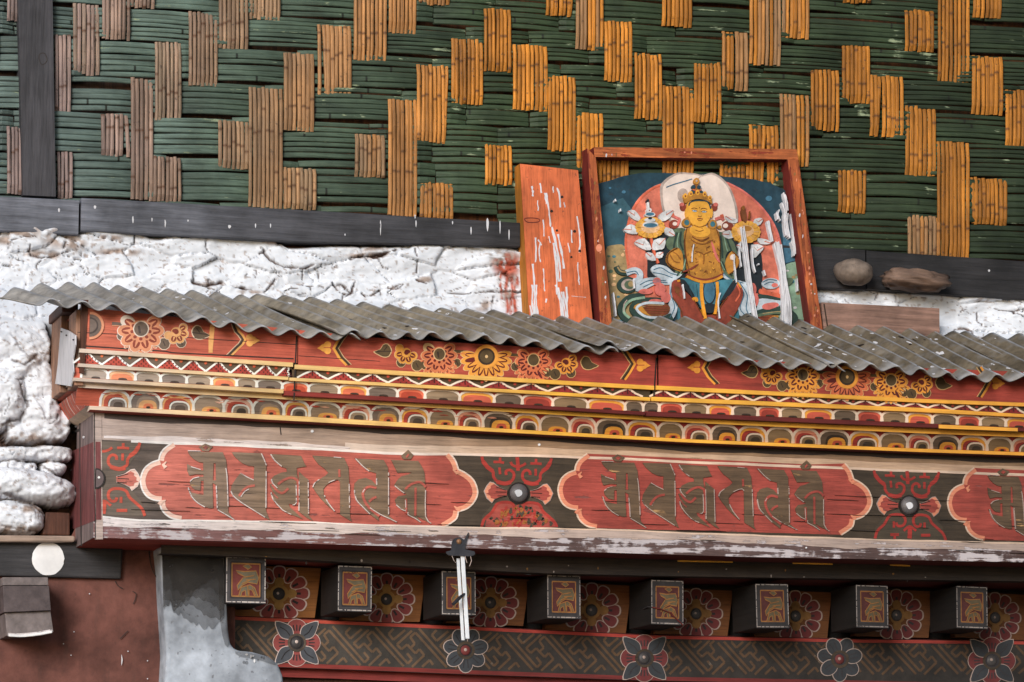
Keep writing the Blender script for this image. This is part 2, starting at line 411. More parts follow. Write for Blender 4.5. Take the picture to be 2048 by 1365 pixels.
# ------------------------------------------------------------------ woven bamboo wall
YW = .42
ROWS_L = [-225, -143, -58, 17, 82, 157, 227, 310, 398, 480]      # band joints, photo pixels at x = 253
ROWS_R = [-75, -10, 50, 113, 172, 230, 291, 357, 450, 523]       # and at x = 2048
def row_y(k, px): return ROWS_L[k]+(ROWS_R[k]-ROWS_L[k])*(px-253)/1795.0
cA, cB, cC = crop(0, 0, 2.923), crop(680, 0, 2.923), crop(1348, 0, 2.923)
TAN = []
def tans(c, txt):
    for t in txt.split():
        a, b, y0, y1 = [float(q) for q in t.split(',')]
        (xa, ya), (xb, yb) = c('%f,%f' % (a, y0))[0], c('%f,%f' % (b, y1))[0]
        TAN.append((xa, xb, ya, yb))
tans(cA, '315,410,210,655 420,578,30,440 590,755,-160,235 757,900,-200,50 897,1057,250,705 758,890,462,1170 585,742,670,912 1095,1268,75,502 1270,1447,-160,288 1450,1635,-200,115 1848,2050,150,560 1648,1832,315,768 1445,1645,515,1215 1268,1450,712,988 890,1055,920,1180 328,420,890,1165 1650,1842,985,1225 35,128,-200,125 35,128,750,1140 -110,-10,-60,380 -110,-15,560,980')
tans(cB, '70,266,-200,360 275,440,-260,195 450,635,-260,28 441,630,385,832 642,828,230,612 832,992,55,420 272,445,585,1262 78,258,790,1035 458,655,1070,1285 1002,1207,265,645 836,1000,850,1080 1195,1365,-200,95 1370,1532,-300,292 1205,1370,448,885 1375,1532,662,1000 1535,1700,130,478 1710,1872,320,698 1875,2050,-220,158 1498,1680,900,1090')
tans(cC, '-80,106,508,1040 105,266,365,718 268,422,192,528 430,616,-250,382 620,782,-250,226 430,606,735,1100 608,778,560,968 255,430,962,1060 788,956,412,766 972,1137,248,605 975,1140,-180,20 1132,1332,446,798 1340,1512,62,302 1530,1716,-220,482 1733,1908,-240,106 1340,1522,626,1028 1728,1912,335,672 1924,2110,530,862 950,1112,980,1242 1524,1716,830,1530 1718,1938,1042,1312 1355,1545,1265,1520 2118,2290,-60,360 2118,2290,860,1330 2300,2480,300,720')
cols_extra = [(a, b, y, y+150) for a, b, y in ((2240, 2300, -60), (2240, 2300, 240), (-150, -92, 60), (-150, -92, 330), (-90, -45, 180))]
TAN += cols_extra
rw = random.Random(3)
wall_root_loc = P(1024, 460, YW)
wv = thing('woven_wall', 'woven bamboo wall of dark green and tan bands across the upper half', 'wall', wall_root_loc)
bk = MB()
q = [P(-420, 560, YW+.02), P(2500, 640, YW+.02), P(2500, -260, YW+.02), P(-420, -260, YW+.02)]
bk.hexa(q, .02, 'bamboo_back'); bk.build('backing', wv)
gm = MB()
for k in range(len(ROWS_L)-1):
    nsp = 6 if k % 3 else 7
    cov = []
    for (xa, xb, ya, yb) in TAN:             # bands run behind the upright ones: a visible length between two of them is one piece
        ym_ = (row_y(k, xa)+row_y(k+1, xa))/2
        if ya-8 < ym_ < yb+8: cov.append((xa, xb))
    cuts = [-420]
    for xa, xb in sorted(cov)+[(2480, 2480)]:
        m_ = (xa+xb)/2
        while m_-cuts[-1] > 330: cuts.append(cuts[-1]+rw.uniform(150, 230))
        if m_-cuts[-1] > 25: cuts.append(m_)
    tone = [rw.uniform(0, .75) for _ in cuts]; tilt = [(rw.uniform(-.0035, .0035), rw.uniform(-2.2, 2.2), max(0, rw.uniform(-2, 4.5)), max(0, rw.uniform(-3, 3))) for _ in cuts]
    for j in range(nsp):
        t0, t1 = j/nsp, (j+1)/nsp
        ph = rw.uniform(0, 6.28); thin0 = rw.uniform(.90, 1.04)
        for si in range(len(cuts)-1):
            if rw.random() < .006: continue
            xa, xb = cuts[si]+rw.uniform(-1.5, 2), min(cuts[si+1]-rw.uniform(-.4, 1.6), 2490)
            n = max(4, int((xb-xa)/18)); wob0 = rw.uniform(-.10, .10)
            i0 = len(gm.v); vs = []; nds = []; thin = thin0*rw.uniform(.86, 1.04)
            nodes = [rw.uniform(xa, xb)] if rw.random() < .28 else []
            xs_ = sorted([xa+(xb-xa)*i/n for i in range(n+1)]+[q_+d for q_ in nodes for d in (-3, -1, 1, 3)])
            dz, dy, gt_, gb_ = tilt[si]
            dz += rw.uniform(-.0012, .0012)
            for x in xs_:
                wv_ = (math.sin(x*.011+ph)*.5+math.sin(x*.037+ph*2)*.3)*.12+wob0
                ya = row_y(k, x)+1.0+gt_; yb = row_y(k+1, x)-.4-gb_
                u_ = (x-xa)/(xb-xa)
                mid = ya+(yb-ya)*((t0+t1)/2+wv_/nsp)+dy*(u_-.5); hw = (yb-ya)/nsp/2*thin
                bow = .011*math.sin(math.pi*min(1, max(0, u_)))-.002
                for u, d in ((-1, 0), (-.8, .0022), (-.1, .0034), (.7, .0026), (1, 0)):
                    p = P(x, mid+u*hw, YW); vs.append((p.x, YW-d-dz-bow, p.z))
                isn = any(abs(x-q_) < 1.5 for q_ in nodes)
                nds += [1.0 if isn else 0.0]*5
            m_ = len(xs_)
            gm.add(vs, [(i*5+a, (i+1)*5+a, (i+1)*5+a+1, i*5+a+1) for i in range(m_-1) for a in range(4)], 'bamboo_green')
            gm.rnd[(i0, len(gm.v))] = min(1, tone[si]+rw.random()*.35); gm.nd[(i0, len(gm.v))] = np.array(nds)
gm.build('green_band', wv, smooth=False)
tm = MB()
for (xa, xb, ya, yb) in TAN:
    wpx = xb-xa; nr = max(4, int(round(wpx/8.4))); lift = rw.uniform(.012, .016)
    slope = .06
    grey = rw.random() < .22
    xcur = xa
    for j in range(nr):
        x0 = xa+wpx*j/nr; x1 = xa+wpx*(j+1)/nr
        i0 = len(tm.v); nd = []; vs = []
        y0 = ya+slope*(x0-xa)+rw.uniform(-2, 1.5); y1 = yb+slope*(x0-xa)+rw.uniform(-1.5, 2)
        lean0, lean1 = rw.uniform(-.9, .9), rw.uniform(-.9, .9)
        if rw.random() < .03: lean1 += rw.choice((-6, 5))
        node = y0+(y1-y0)*(.5+.22*math.sin(xa*3.1))+rw.uniform(-5, 5) if j % 3 else rw.uniform(y0, y1)
        ys = sorted([y0+(y1-y0)*i/7 for i in range(8)]+[v for v in (node-5, node-2, node, node+2, node+5) if y0+3 < v < y1-3])
        hw = (x1-x0)/2*rw.uniform(.80, .96); rl = rw.uniform(-.0015, .0015)
        for y in ys:
            t = (y-y0)/(y1-y0); end = min(t, 1-t)
            back = max(0, 1-end/.06)**2*.006
            fat = 1.0+.12*math.exp(-((y-node)/2.2)**2)
            cx = (x0+x1)/2+lean0*(1-t)+lean1*t
            for u, d in ((-1, 0), (-.7, .0024), (0, .0032), (.7, .0024), (1, 0)):
                p = P(cx+u*hw*fat, y, YW); vs.append((p.x, YW-lift-d*fat-rl+back, p.z))
            nd += [math.exp(-((y-node)/2.6)**2)*.9]*5
        m_ = len(ys)
        tm.add(vs, [(i*5+a, i*5+a+1, (i+1)*5+a+1, (i+1)*5+a) for i in range(m_-1) for a in range(4)], 'bamboo_tan')
        tm.rnd[(i0, len(tm.v))] = (rw.uniform(.80, 1.0) if (grey and rw.random() < .75) else rw.uniform(0, .8)); tm.nd[(i0, len(tm.v))] = np.array(nd)
# a loose reed and the reeds showing below the sill
tm.build('tan_band', wv)

# ------------------------------------------------------------------ timbers at the foot of the woven wall
YS = .375
def timber(name, label, cat, top, bot, xa, xb, Y, dep, m, group=None, bev=.003, dr=None):
    b = MB(); zt, zb = zline(top, Y), zline(bot, Y)
    x0, x1 = P(xa, top[0][1], Y).x, P(xb, top[-1][1], Y).x
    n = 24; xs = xr(x0, x1, n); r_ = random.Random(int(xa)+5)
    ch = [r_.uniform(-.0012, .0012) for _ in range(n)]
    b.loft([(lambda x: zb(x), Y+dep), (lambda x: zb(x), Y+.002), (lambda x: zb(x)+.002, Y), (lambda x: zt(x)-.002, Y), (lambda x: zt(x), Y+.002), (lambda x: zt(x), Y+dep)], xs, m, cap=True)
    if dr:
        S = flat(Y)
        for (x, y, w_, h_) in dr:
            b.plate(smooth([(x-w_/2, y-h_*.3), (x, y-h_/2), (x+w_/2, y-h_*.2), (x+w_*.35, y+h_*.2), (x, y+h_/2), (x-w_*.4, y+h_*.2)], n=2), 'dropping_white', S, 1)
    o = b.build(name); return tag(o, label, cat, group)
GT = 'dark timbers under the woven wall'
timber('sill_timber', 'short blue-grey sill timber below the dark post at the far left', 'timber', [(-420, 375), (0, 393), (160, 401)], [(-420, 440), (0, 461), (160, 470)], -420, 158, YS, .12, 'sill_timber', GT, dr=[(118, 421, 4, 8)])
drs = [q for i_, q in enumerate([(266, 440, 6, 16), (310, 426, 6, 18), (330, 448, 6, 18), (304, 440, 4, 9), (365, 450, 4, 8), (190, 415, 8, 8), (376, 442, 4, 5), (461, 442, 7, 26), (459, 454, 10, 8), (511, 452, 4, 10), (541, 424, 4, 10), (541, 452, 3, 10),
       (761, 456, 4, 34), (788, 480, 4, 18), (832, 448, 4, 16), (830, 434, 4, 10), (858, 450, 3, 14), (942, 462, 4, 18), (975, 450, 8, 30), (979, 462, 3, 46), (1000, 455, 4, 30), (1018, 470, 4, 24), (1012, 446, 4, 12), (905, 446, 3, 8), (690, 470, 3, 5)]) if i_ % 3 != 1]; drs = [(a, b_, max(2.2, c*.6), d*.9) for a, b_, c, d in drs]
timber('sill_timber', 'long weathered sill timber with white bird droppings left of the orange board', 'timber', [(163, 396), (600, 420), (1042, 446)], [(163, 462), (600, 484), (1042, 494)], 163, 1040, YS, .12, 'sill_timber', GT, dr=drs)
timber('sill_timber', 'short dark sill timber behind the round rock', 'timber', [(1600, 492), (1731, 500)], [(1600, 575), (1731, 580)], 1560, 1730, YS, .12, 'sill_timber', GT)
timber('sill_timber', 'dark sill timber behind the long rusty rock at the far right', 'timber', [(1733, 501), (2048, 523), (2500, 556)], [(1733, 578), (2048, 600), (2500, 630)], 1733, 2480, YS, .12, 'sill_timber', GT, dr=[(1978, 542, 4, 5), (1702, 530, 4, 4)])
pb = MB(); S = flat(.385)
pb.hexa([P(46, 391, .385), P(112, 394, .385), P(101, -260, .385), P(30, -260, .385)], .06, 'post_timber')
pb.stroke(smooth([(80, 108), (90, 108), (94, 122), (84, 130), (78, 118)], n=3), 2.5, 'black_line', S, 1, step=.0003, closed=True)
tag(pb.build('wooden_post', bevel=.004), 'dark upright wooden post standing on the sill at the left', 'post')

# ------------------------------------------------------------------ whitewashed stone wall
def vnoise(x, y, seed=0):
    xi, yi = np.floor(x).astype(int), np.floor(y).astype(int); xf, yf = x-xi, y-yi
    def h(a, b):
        n = (a*374761393+b*668265263+seed*1274126177) & 0x7fffffff
        n = ((n ^ (n >> 13))*1274126177) & 0x7fffffff
        return ((n ^ (n >> 16)) & 0xffff)/65535.0
    u, v = xf*xf*(3-2*xf), yf*yf*(3-2*yf)
    return (h(xi, yi)*(1-u)+h(xi+1, yi)*u)*(1-v)+(h(xi, yi+1)*(1-u)+h(xi+1, yi+1)*u)*v
def fbm(x, y, o=4, seed=0):
    s, a, t = 0, 1.0, 0
    for i in range(o):
        s = s+a*vnoise(x*2**i, y*2**i, seed+i); t += a; a *= .5
    return s/t
c8 = crop(520, 450, 6.827); c82 = crop(340, 540, 5.69); c86 = crop(1348, 400, 2.923); c85 = crop(680, 400, 2.923); c87 = crop(0, 430, 6.827); c80 = crop(0, 740, 6.827)
CR = [(c8('0,390 50,380 120,480 270,565 450,600 600,600 720,560'), 5), (c8('50,330 60,380'), 5), (c8('720,600 800,640 810,680 800,770'), 3.2), (c8('580,610 575,760'), 2.4), (c8('505,620 508,700'), 1.6),
      (c8('985,800 1060,890 1130,950 1190,970 1250,940 1280,860 1310,770'), 3), (c8('1740,980 1745,850 1760,880 1830,895 1900,860 1950,820'), 2.6), (c8('1250,480 1290,470'), 5), (c8('1300,440 1450,435 1600,450 1740,385'), 6),
      (c8('1610,460 1640,540 1680,590 1760,600'), 3), (c8('60,940 130,860 220,740'), 3), (c8('1125,980 1120,1110'), 1.8), (c8('1640,820 1645,1040'), 1.6), (c8('1380,920 1440,980 1520,970 1620,900'), 2.4), (c8('820,520 830,570 900,600'), 2.6),
      (c8('300,980 330,910 420,870 520,880'), 2.4), (c8('680,860 690,950'), 2.4), (c8('550,820 700,850 800,840 930,880'), 2.5), (c8('1050,820 1110,820 1160,880'), 4), (c8('980,610 1060,550'), 2),
      (c82('250,140 400,190 500,165 600,140'), 8), (c82('740,205 850,212'), 7), (c82('1060,265 1150,170 1210,100'), 3), (c82('420,210 560,260'), 2), (c82('1840,150 1900,240 1960,270 2048,285'), 3.4), (c82('870,60 890,40'), 2), (c82('860,220 950,240'), 2),
      (c86('1270,500 1295,540 1295,600'), 3), (c86('1180,580 1190,550'), 3), (c86('1780,660 1775,700 1795,740'), 3.2), (c86('1610,800 1650,760 1700,750 1745,770 1750,810'), 4), (c86('1990,660 2046,690'), 6), (c86('1880,640 1990,650 2046,640'), 2.5),
      (c85('430,290 445,370 450,430'), 3), (c85('640,540 760,545 830,540 960,535 1070,540'), 4), (c85('890,640 900,560'), 3), (c85('270,530 350,500'), 3), (c85('120,550 180,565 230,530'), 2.5), (c85('20,500 60,550 90,480'), 3), (c85('70,340 200,330 330,290'), 5), (c85('440,470 500,490'), 4),
      (c87('500,760 515,660 560,630'), 2.4), (c87('120,590 220,600 330,620'), 2), (c87('0,630 60,670 140,690'), 2.2), (c87('770,790 790,810'), 3), (c87('840,525 1040,490'), 3), (c87('390,420 420,560 560,585 700,580 800,540'), 3.5), (c87('130,430 135,360 240,320 340,310 500,320'), 3), (c87('850,470 880,420 890,380'), 4),
      (c87('1850,980 1880,940 1960,925'), 2), (c87('1860,1000 1855,975'), 2), (c87('1640,385 1700,410 1850,405'), 2), (c87('560,915 660,925'), 1.6),
      # left flank
      (c80('0,790 100,740 230,710 300,600 340,450 270,380 230,250 210,180 280,150'), 7), (c80('60,800 90,1000 180,1035'), 9), (c80('150,165 290,155 330,110 460,120'), 3), (c80('640,770 740,700 750,640'), 4), (c80('0,1060 120,1045 500,1045 900,1000'), 10), (c80('0,1255 250,1250 500,1265 900,1275'), 5), (c80('80,1290 90,1360'), 3), (c80('400,1290 420,1360'), 4), (c80('560,1300 520,1360'), 3),
      ([(20, 725), (42, 735), (62, 722), (70, 712)], 6), ([(0, 838), (10, 815), (8, 790)], 3), ([(85, 935), (110, 955), (140, 963)], 5), ([(0, 990), (60, 1010), (135, 1030)], 7), ([(0, 1000), (30, 1002), (62, 1014), (84, 1032), (90, 1060)], 5), ([(0, 1055), (40, 1062), (88, 1066)], 4)]
rc = random.Random(12)
for _ in range(80):
    x = rc.uniform(-300, 1050) if rc.random() < .75 else rc.uniform(1640, 2400); y = 470+.06*x+rc.uniform(0, 130) if x > 80 else rc.uniform(470, 1060)
    pts = [(x, y)]; a = rc.choice((0, 0, 0, 1.2, -1.2, 1.6))+rc.uniform(-.5, .5)
    for k in range(rc.randint(2, 4)):
        a += rc.uniform(-.7, .7); l = rc.uniform(3, 13); pts.append((pts[-1][0]+l*math.cos(a), pts[-1][1]+l*math.sin(a)))
    CR.append((pts, rc.uniform(.9, 2.0)))
BARE = [(45, 465, 46, 20), (10, 481, 26, 11), (120, 478, 50, 24), (75, 508, 26, 8), (105, 511, 18, 10), (150, 490, 26, 20), (210, 478, 50, 7), (240, 505, 60, 10), (560, 486, 50, 6), (730, 512, 50, 7), (735, 497, 50, 9), (850, 560, 18, 8), (968, 612, 26, 14), (1005, 520, 36, 24), (1016, 560, 20, 70), (420, 568, 40, 6),
        (500, 585, 30, 5), (1960, 590, 26, 16), (2000, 575, 30, 10), (1700, 560, 70, 8), (1800, 568, 60, 6), (1900, 590, 30, 5), (65, 720, 20, 12), (40, 880, 60, 14), (95, 890, 40, 10), (50, 1022, 60, 10), (30, 1062, 60, 9), (300, 465, 36, 8), (620, 490, 70, 5)]
TOP = [(-420, 440), (-60, 462), (0, 462), (14, 446), (36, 441), (62, 444), (80, 458), (104, 450), (113, 452), (130, 458), (160, 462), (196, 453), (240, 451), (272, 455), (300, 470), (318, 472), (340, 468), (370, 460), (440, 459), (468, 466), (500, 464), (536, 466), (552, 478), (578, 492), (620, 492), (660, 489), (700, 489), (752, 489),
       (806, 488), (828, 482), (870, 478), (930, 482), (990, 488), (1020, 492), (1060, 500), (1200, 512), (1400, 540), (1600, 566), (1640, 573), (1662, 566), (1690, 568), (1730, 571), (1790, 577), (1860, 580), (1900, 583), (1950, 588), (1962, 582), (1990, 580), (2048, 586), (2500, 622)]
tx, ty = np.array([p[0] for p in TOP], float), np.array([p[1] for p in TOP], float)
step = 2.6
gx = np.arange(-420, 2480, step); NR = 250
top = np.interp(gx, tx, ty)
lower = np.full(gx.shape, 1075.0)
tt = np.linspace(0, 1, NR)[:, None]
PX = np.broadcast_to(gx[None, :], (NR, gx.size)).copy(); PY = top[None, :]+(lower-top)[None, :]*tt
wx, wy = PX+6*(fbm(PX/24, PY/24, 3, 5)-.5)*2, PY+4*(fbm(PX/20, PY/20, 3, 9)-.5)*2
hgt = (fbm(PX/90, PY/44, 2, 1)-.5)*.018+(np.abs(fbm(PX/34, PY/13, 4, 21)-.5))*-.010+(fbm(PX/7, PY/3.6, 3, 22)-.5)*.0020
rv = np.random.RandomState(4)
def stones(n, bx, by, sx, sy, seed):
    r_ = np.random.RandomState(seed); ax, ay = r_.uniform(bx[0], bx[1], n), r_.uniform(by[0], by[1], n)
    d1 = np.full(PX.shape, 1e9); d2 = np.full(PX.shape, 1e9); idx = np.zeros(PX.shape, int)
    for i in range(n):
        d = ((wx-ax[i])/sx)**2+((wy-ay[i])/sy)**2
        m1 = d < d1; d2 = np.where(m1, d1, np.minimum(d2, d)); idx = np.where(m1, i, idx); d1 = np.where(m1, d, d1)
    edge = np.sqrt(d2)-np.sqrt(d1)
    return np.clip(edge/.5, 0, 1), r_.uniform(-1, 1, n)[idx]
e1, v1 = stones(330, (-420, 2480), (430, 800), 40, 17, 3)
e2, v2 = stones(330, (-420, 2480), (430, 800), 40, 17, 3)
r5 = np.random.RandomState(8)
msk = np.clip((fbm(PX/48, PY/26, 3, 63)-.46)*9, 0, 1)            # joints the whitewash has not filled
jn = np.clip(1-e1/.13, 0, 1)
topm = np.clip(1.2-(PY-np.interp(gx, tx, ty)[None, :])/60, .25, 1)
hgt += np.sqrt(e1)*.013*topm*np.clip((fbm(PX/70, PY/40, 2, 91)-.3)*3, 0, 1)+v1*.0095*np.clip(e1*6, 0, 1)-jn*(.004+.010*msk)
mort = np.clip(1-e1/.085, 0, 1)*msk*np.clip((fbm(PX/9, PY/7, 3, 71)-.42)*7, 0, 1)*.9; groove = np.zeros(PX.shape)
for pts, wd in CR:
    xs_ = [p[0] for p in pts]; ys_ = [p[1] for p in pts]
    i0, i1 = np.searchsorted(gx, min(xs_)-16), np.searchsorted(gx, max(xs_)+16)
    if i1 <= i0: continue
    sx_, sy_ = PX[:, i0:i1]+2.2*(fbm(PX[:, i0:i1]/9, PY[:, i0:i1]/9, 2, 31)-.5)*2, PY[:, i0:i1]+2.2*(fbm(PX[:, i0:i1]/9, PY[:, i0:i1]/9, 2, 37)-.5)*2
    dm = np.full(sx_.shape, 1e9)
    for a in range(len(pts)-1):
        (xa, ya), (xb, yb) = pts[a], pts[a+1]; l2 = (xb-xa)**2+(yb-ya)**2+1e-9
        t = np.clip(((sx_-xa)*(xb-xa)+(sy_-ya)*(yb-ya))/l2, 0, 1)
        dm = np.minimum(dm, np.hypot(sx_-xa-t*(xb-xa), sy_-ya-t*(yb-ya)))
    wv = np.clip(.25+1.7*(fbm(PX[:, i0:i1]/11, PY[:, i0:i1]/11, 3, 83)-.15), .15, 1.5); dm = dm/wv
    prof = np.clip(1.2-dm/(wd*.42), 0, 1)
    groove[:, i0:i1] = np.maximum(groove[:, i0:i1], prof*min(.012, .002+wd*.0016))
    mort[:, i0:i1] = np.maximum(mort[:, i0:i1], np.clip(1.4-dm/(wd*.46), 0, 1)*min(1, .75+wd*.1))
    lip = np.exp(-((dm-wd*1.5)/(wd*.8))**2)*.0015
    hgt[:, i0:i1] += lip*(wd > 2.2)
hgt -= groove
bare = np.zeros(PX.shape)
for (cx, cy, rx_, ry_) in BARE:
    d = ((PX-cx)/rx_)**2+((PY-cy)/ry_)**2
    bare = np.maximum(bare, np.clip(1.15-d, 0, 1)*np.clip((fbm(PX/12, PY/9, 4, 77)-.36)*6, 0, 1))
bare = np.maximum(bare, np.clip(1-(PY-top[None, :])/11, 0, 1)*np.clip((fbm(PX/26, PY/14, 3, 99)-.30)*5, 0, 1))
bare = np.maximum(bare, np.clip((fbm(PX/7, PY/5, 3, 54)-.68)*9, 0, .8))
# boulders of the left flank
def boulder(cx, cy, rx_, ry_, h, rot=0.0, pw=2.6):
    x, y = wx-cx, wy-cy; u, v = x*math.cos(rot)+y*math.sin(rot), -x*math.sin(rot)+y*math.cos(rot)
    d = np.abs(u/rx_)**pw+np.abs(v/ry_)**pw
    return np.where(d < 1, h*np.clip(1-d, 0, 1)**.42, -.2)
flank = -.05+0*PX
for b in [(4, 800, 44, 66, .07), (-60, 780, 40, 70, .06), (75, 770, 36, 46, .05), (78, 842, 44, 52, .06, -.1), (72, 868, 64, 24, .055), (116, 852, 24, 36, .04), (60, 910, 86, 16, .045, .0, 4), (-60, 905, 60, 22, .05), (24, 934, 32, 13, .035), (106, 938, 26, 14, .035), (60, 938, 14, 10, .03), (56, 975, 100, 33, .075, .17), (-70, 960, 60, 40, .06),
          (30, 1036, 58, 33, .06, .15), (-60, 1035, 50, 36, .05), (8, 680, 74, 56, .045), (60, 690, 40, 60, .035), (40, 735, 44, 26, .05), (-60, 650, 60, 60, .05), (-200, 700, 90, 60, .05), (-200, 830, 90, 70, .06), (-200, 960, 90, 60, .06), (-320, 760, 90, 90, .06), (-320, 950, 90, 90, .06), (20, 640, 60, 40, .03)]:
    flank = np.maximum(flank, boulder(*b))
flank = flank+(fbm(PX/20, PY/12, 3, 15)-.5)*.016-np.abs(fbm(PX/15, PY/9, 4, 16)-.5)*.012+(fbm(PX/5, PY/4, 2, 17)-.5)*.003
ef, vf = stones(260, (-420, 260), (600, 1100), 24, 17, 29); efj = np.clip(ef*5, 0, 1)
flank = flank+vf*.006*efj-(1-np.clip(ef*6, 0, 1))*.004*np.clip((fbm(PX/30, PY/24, 2, 87)-.4)*6, 0, 1)
mfl = np.clip((PY-640)/50, 0, 1)*(PX < 200)
hgt = hgt*(1-mfl)+(flank-groove*.6)*mfl
mort = mort*(1-mfl)+np.maximum(np.clip((-.012-flank)*40, 0, 1), mort*.8)*mfl
# base plane: set back above the little roof
Yb = .265+.135*np.clip((640-(PY-.045*PX))/70, 0, 1)
Yb = np.minimum(Yb, .40)
topd = (PY-top[None, :])
roll = np.clip(1-topd/12, 0, 1)**2*.035
Ydepth = Yb-hgt+roll
fw, rt, up_ = np.array(FW), np.array(RT), np.array(UP)
D = fw[None, None, :]*FPX+rt[None, None, :]*(PX-1024)[..., None]-up_[None, None, :]*(PY-682.5)[..., None]
Wb = np.array(CAM)+D*((Yb-CAM.y)/D[..., 1])[..., None]
Wb[..., 1] = Ydepth
me = bpy.data.meshes.new('stone_wall')
nc = gx.size
vv = Wb.reshape(-1, 3)
back = Wb[0].copy(); back[:, 1] += .16
vv = np.vstack([vv, back])
idx = np.arange(NR*nc).reshape(NR, nc)
quads = np.stack([idx[:-1, :-1], idx[1:, :-1], idx[1:, 1:], idx[:-1, 1:]], -1).reshape(-1, 4)
bi = NR*nc+np.arange(nc)
quads = np.vstack([quads, np.stack([idx[0, :-1], idx[0, 1:], bi[1:], bi[:-1]], -1)])
worg = P(300, 600, .3)
me.from_pydata((vv-np.array(worg)).tolist(), [], quads.tolist())
red_ = np.clip((1.25-((PX-1012)/30)**2-((PY-532)/26)**2), 0, 1)*np.clip((fbm(PX/13, PY/16, 4, 44)-.44)*9, 0, 1)
for x_, y0_, y1_, w_ in ((1003, 540, 600, 3.2), (1014, 545, 640, 4.2), (1024, 530, 625, 3.4), (1031, 520, 650, 5), (1022, 610, 655, 4)):
    red_ = np.maximum(red_, np.clip(1.4-np.abs(PX-x_-2*np.sin(PY*.09+x_))/w_*1.2, 0, 1)*(PY > y0_)*(PY < y1_)*np.clip((fbm(PX/9, PY/14, 3, 46)-.36)*8, 0, 1))
for an, arr in (('mort', mort), ('bare', bare), ('redst', red_)):
    a = me.attributes.new(an, 'FLOAT', 'POINT'); a.data.foreach_set('value', np.concatenate([arr.reshape(-1), np.full(nc, 0.0 if an == 'redst' else 1.0)]).astype(np.float32))
me.polygons.foreach_set('use_smooth', [True]*len(quads))
# whitewash over stone
m = mat('whitewash', [(236, 239, 246)], var=.07, blot=.06, bump=.32, rough=1.0, spec=.03, k=.88, specks=.06)
N, L = m.node_tree.nodes, m.node_tree.links; B = N['Principled BSDF']
src = B.inputs['Base Color'].links[0].from_socket
def attr_over(src, name, colr):
    at = N.new('ShaderNodeAttribute'); at.attribute_name = name
    mx = N.new('ShaderNodeMix'); mx.data_type = 'RGBA'; L.new(at.outputs['Fac'], mx.inputs[0]); L.new(src, mx.inputs[6])
    nz = N.new('ShaderNodeTexNoise'); nz.inputs['Scale'].default_value = 55; nz.inputs['Detail'].default_value = 5
    gn = N.new('ShaderNodeNewGeometry'); L.new(gn.outputs['Position'], nz.inputs['Vector'])
    rp = N.new('ShaderNodeValToRGB'); rp.color_ramp.elements[0].position = .35; rp.color_ramp.elements[1].position = .7
    rp.color_ramp.elements[0].color = lin(colr); rp.color_ramp.elements[1].color = lin(tuple(min(255, v*1.45) for v in colr))
    L.new(nz.outputs['Fac'], rp.inputs[0]); L.new(rp.outputs[0], mx.inputs[7]); return mx.outputs[2]
src = attr_over(src, 'bare', (128, 115, 108)); src = attr_over(src, 'redst', (138, 72, 58)); src = attr_over(src, 'mort', (66, 52, 46))
L.new(src, B.inputs['Base Color'])
me.materials.append(m)
ow = bpy.data.objects.new('stone_wall', me); SC.collection.objects.link(ow); ow.location = worg
tag(ow, 'whitewashed rough stone wall with brown cracks above and left of the little roof', 'wall')

# ------------------------------------------------------------------ lower wall: plaster, jamb, timbers
yp = .245
pb = MB()
nx, nz = 60, 40; xs_ = np.linspace(-420, 470, nx); ys_ = np.linspace(1050, 1620, nz)
vs = []
for j in range(nz):
    for i in range(nx):
        p = P(xs_[i], max(ys_[j], 1082-.4*j/nz) if xs_[i] < 146 else ys_[j], yp); dd = .008*(fbm(np.array([xs_[i]/80.]), np.array([ys_[j]/60.]), 3, 8)[0]-.5); vs.append((p.x, yp+dd, p.z))
pb.add(vs, [(j*nx+i, (j+1)*nx+i, (j+1)*nx+i+1, j*nx+i+1) for j in range(nz-1) for i in range(nx-1)], 'brown_plaster')
S = flat(yp-.005)
for t, w_ in (([(298, 1100), (300, 1120), (303, 1135), (310, 1150), (320, 1165)], 1.6), ([(230, 1162), (236, 1172), (246, 1178)], 1.2), ([(265, 1183), (272, 1188), (270, 1200), (266, 1208)], 1.2), ([(240, 1278), (250, 1268), (256, 1262)], 1.2)):
    pb.stroke(smooth(t, False, 3), w_, 'black_line', S, 1)
pb.stroke([(243, 1310), (244, 1320), (243, 1331)], 3, 'dropping_white', S, 1, taper=True)
for x, y in ((148, 1264), (127, 1288), (179, 1188), (256, 1303), (295, 1358), (295, 1322), (142, 1311)): pb.plate(ell(x, y, 1.3, 1.3, 6), 'dropping_white', S, 1)
tag(pb.build('plaster_wall', smooth=False), 'reddish brown plastered wall in the lower left corner', 'wall')
mat('soot', [(70, 65, 62)], var=.3, blot=.3, wear=.34, under=True, wscale=1.1, bump=.1, thin=.66)
jb = MB(); S = flat(.17)
out = [(318, 1092), (324, 1150), (326, 1200), (330, 1260), (333, 1310), (330, 1370), (328, 1620), (600, 1620), (572, 1400), (566, 1350), (556, 1327), (538, 1313), (505, 1304), (474, 1301), (462, 1290), (457, 1260), (454, 1200), (453, 1150), (451, 1104)]
jb.plate(out, 'grey_plaster', S, 0, th=.11)
o = jb.build('door_jamb', bevel=.022); o.modifiers[0].segments = 4
for p_ in o.data.polygons: p_.use_smooth = True
sk = MB(); r_ = random.Random(14); Sj = flat(.169)
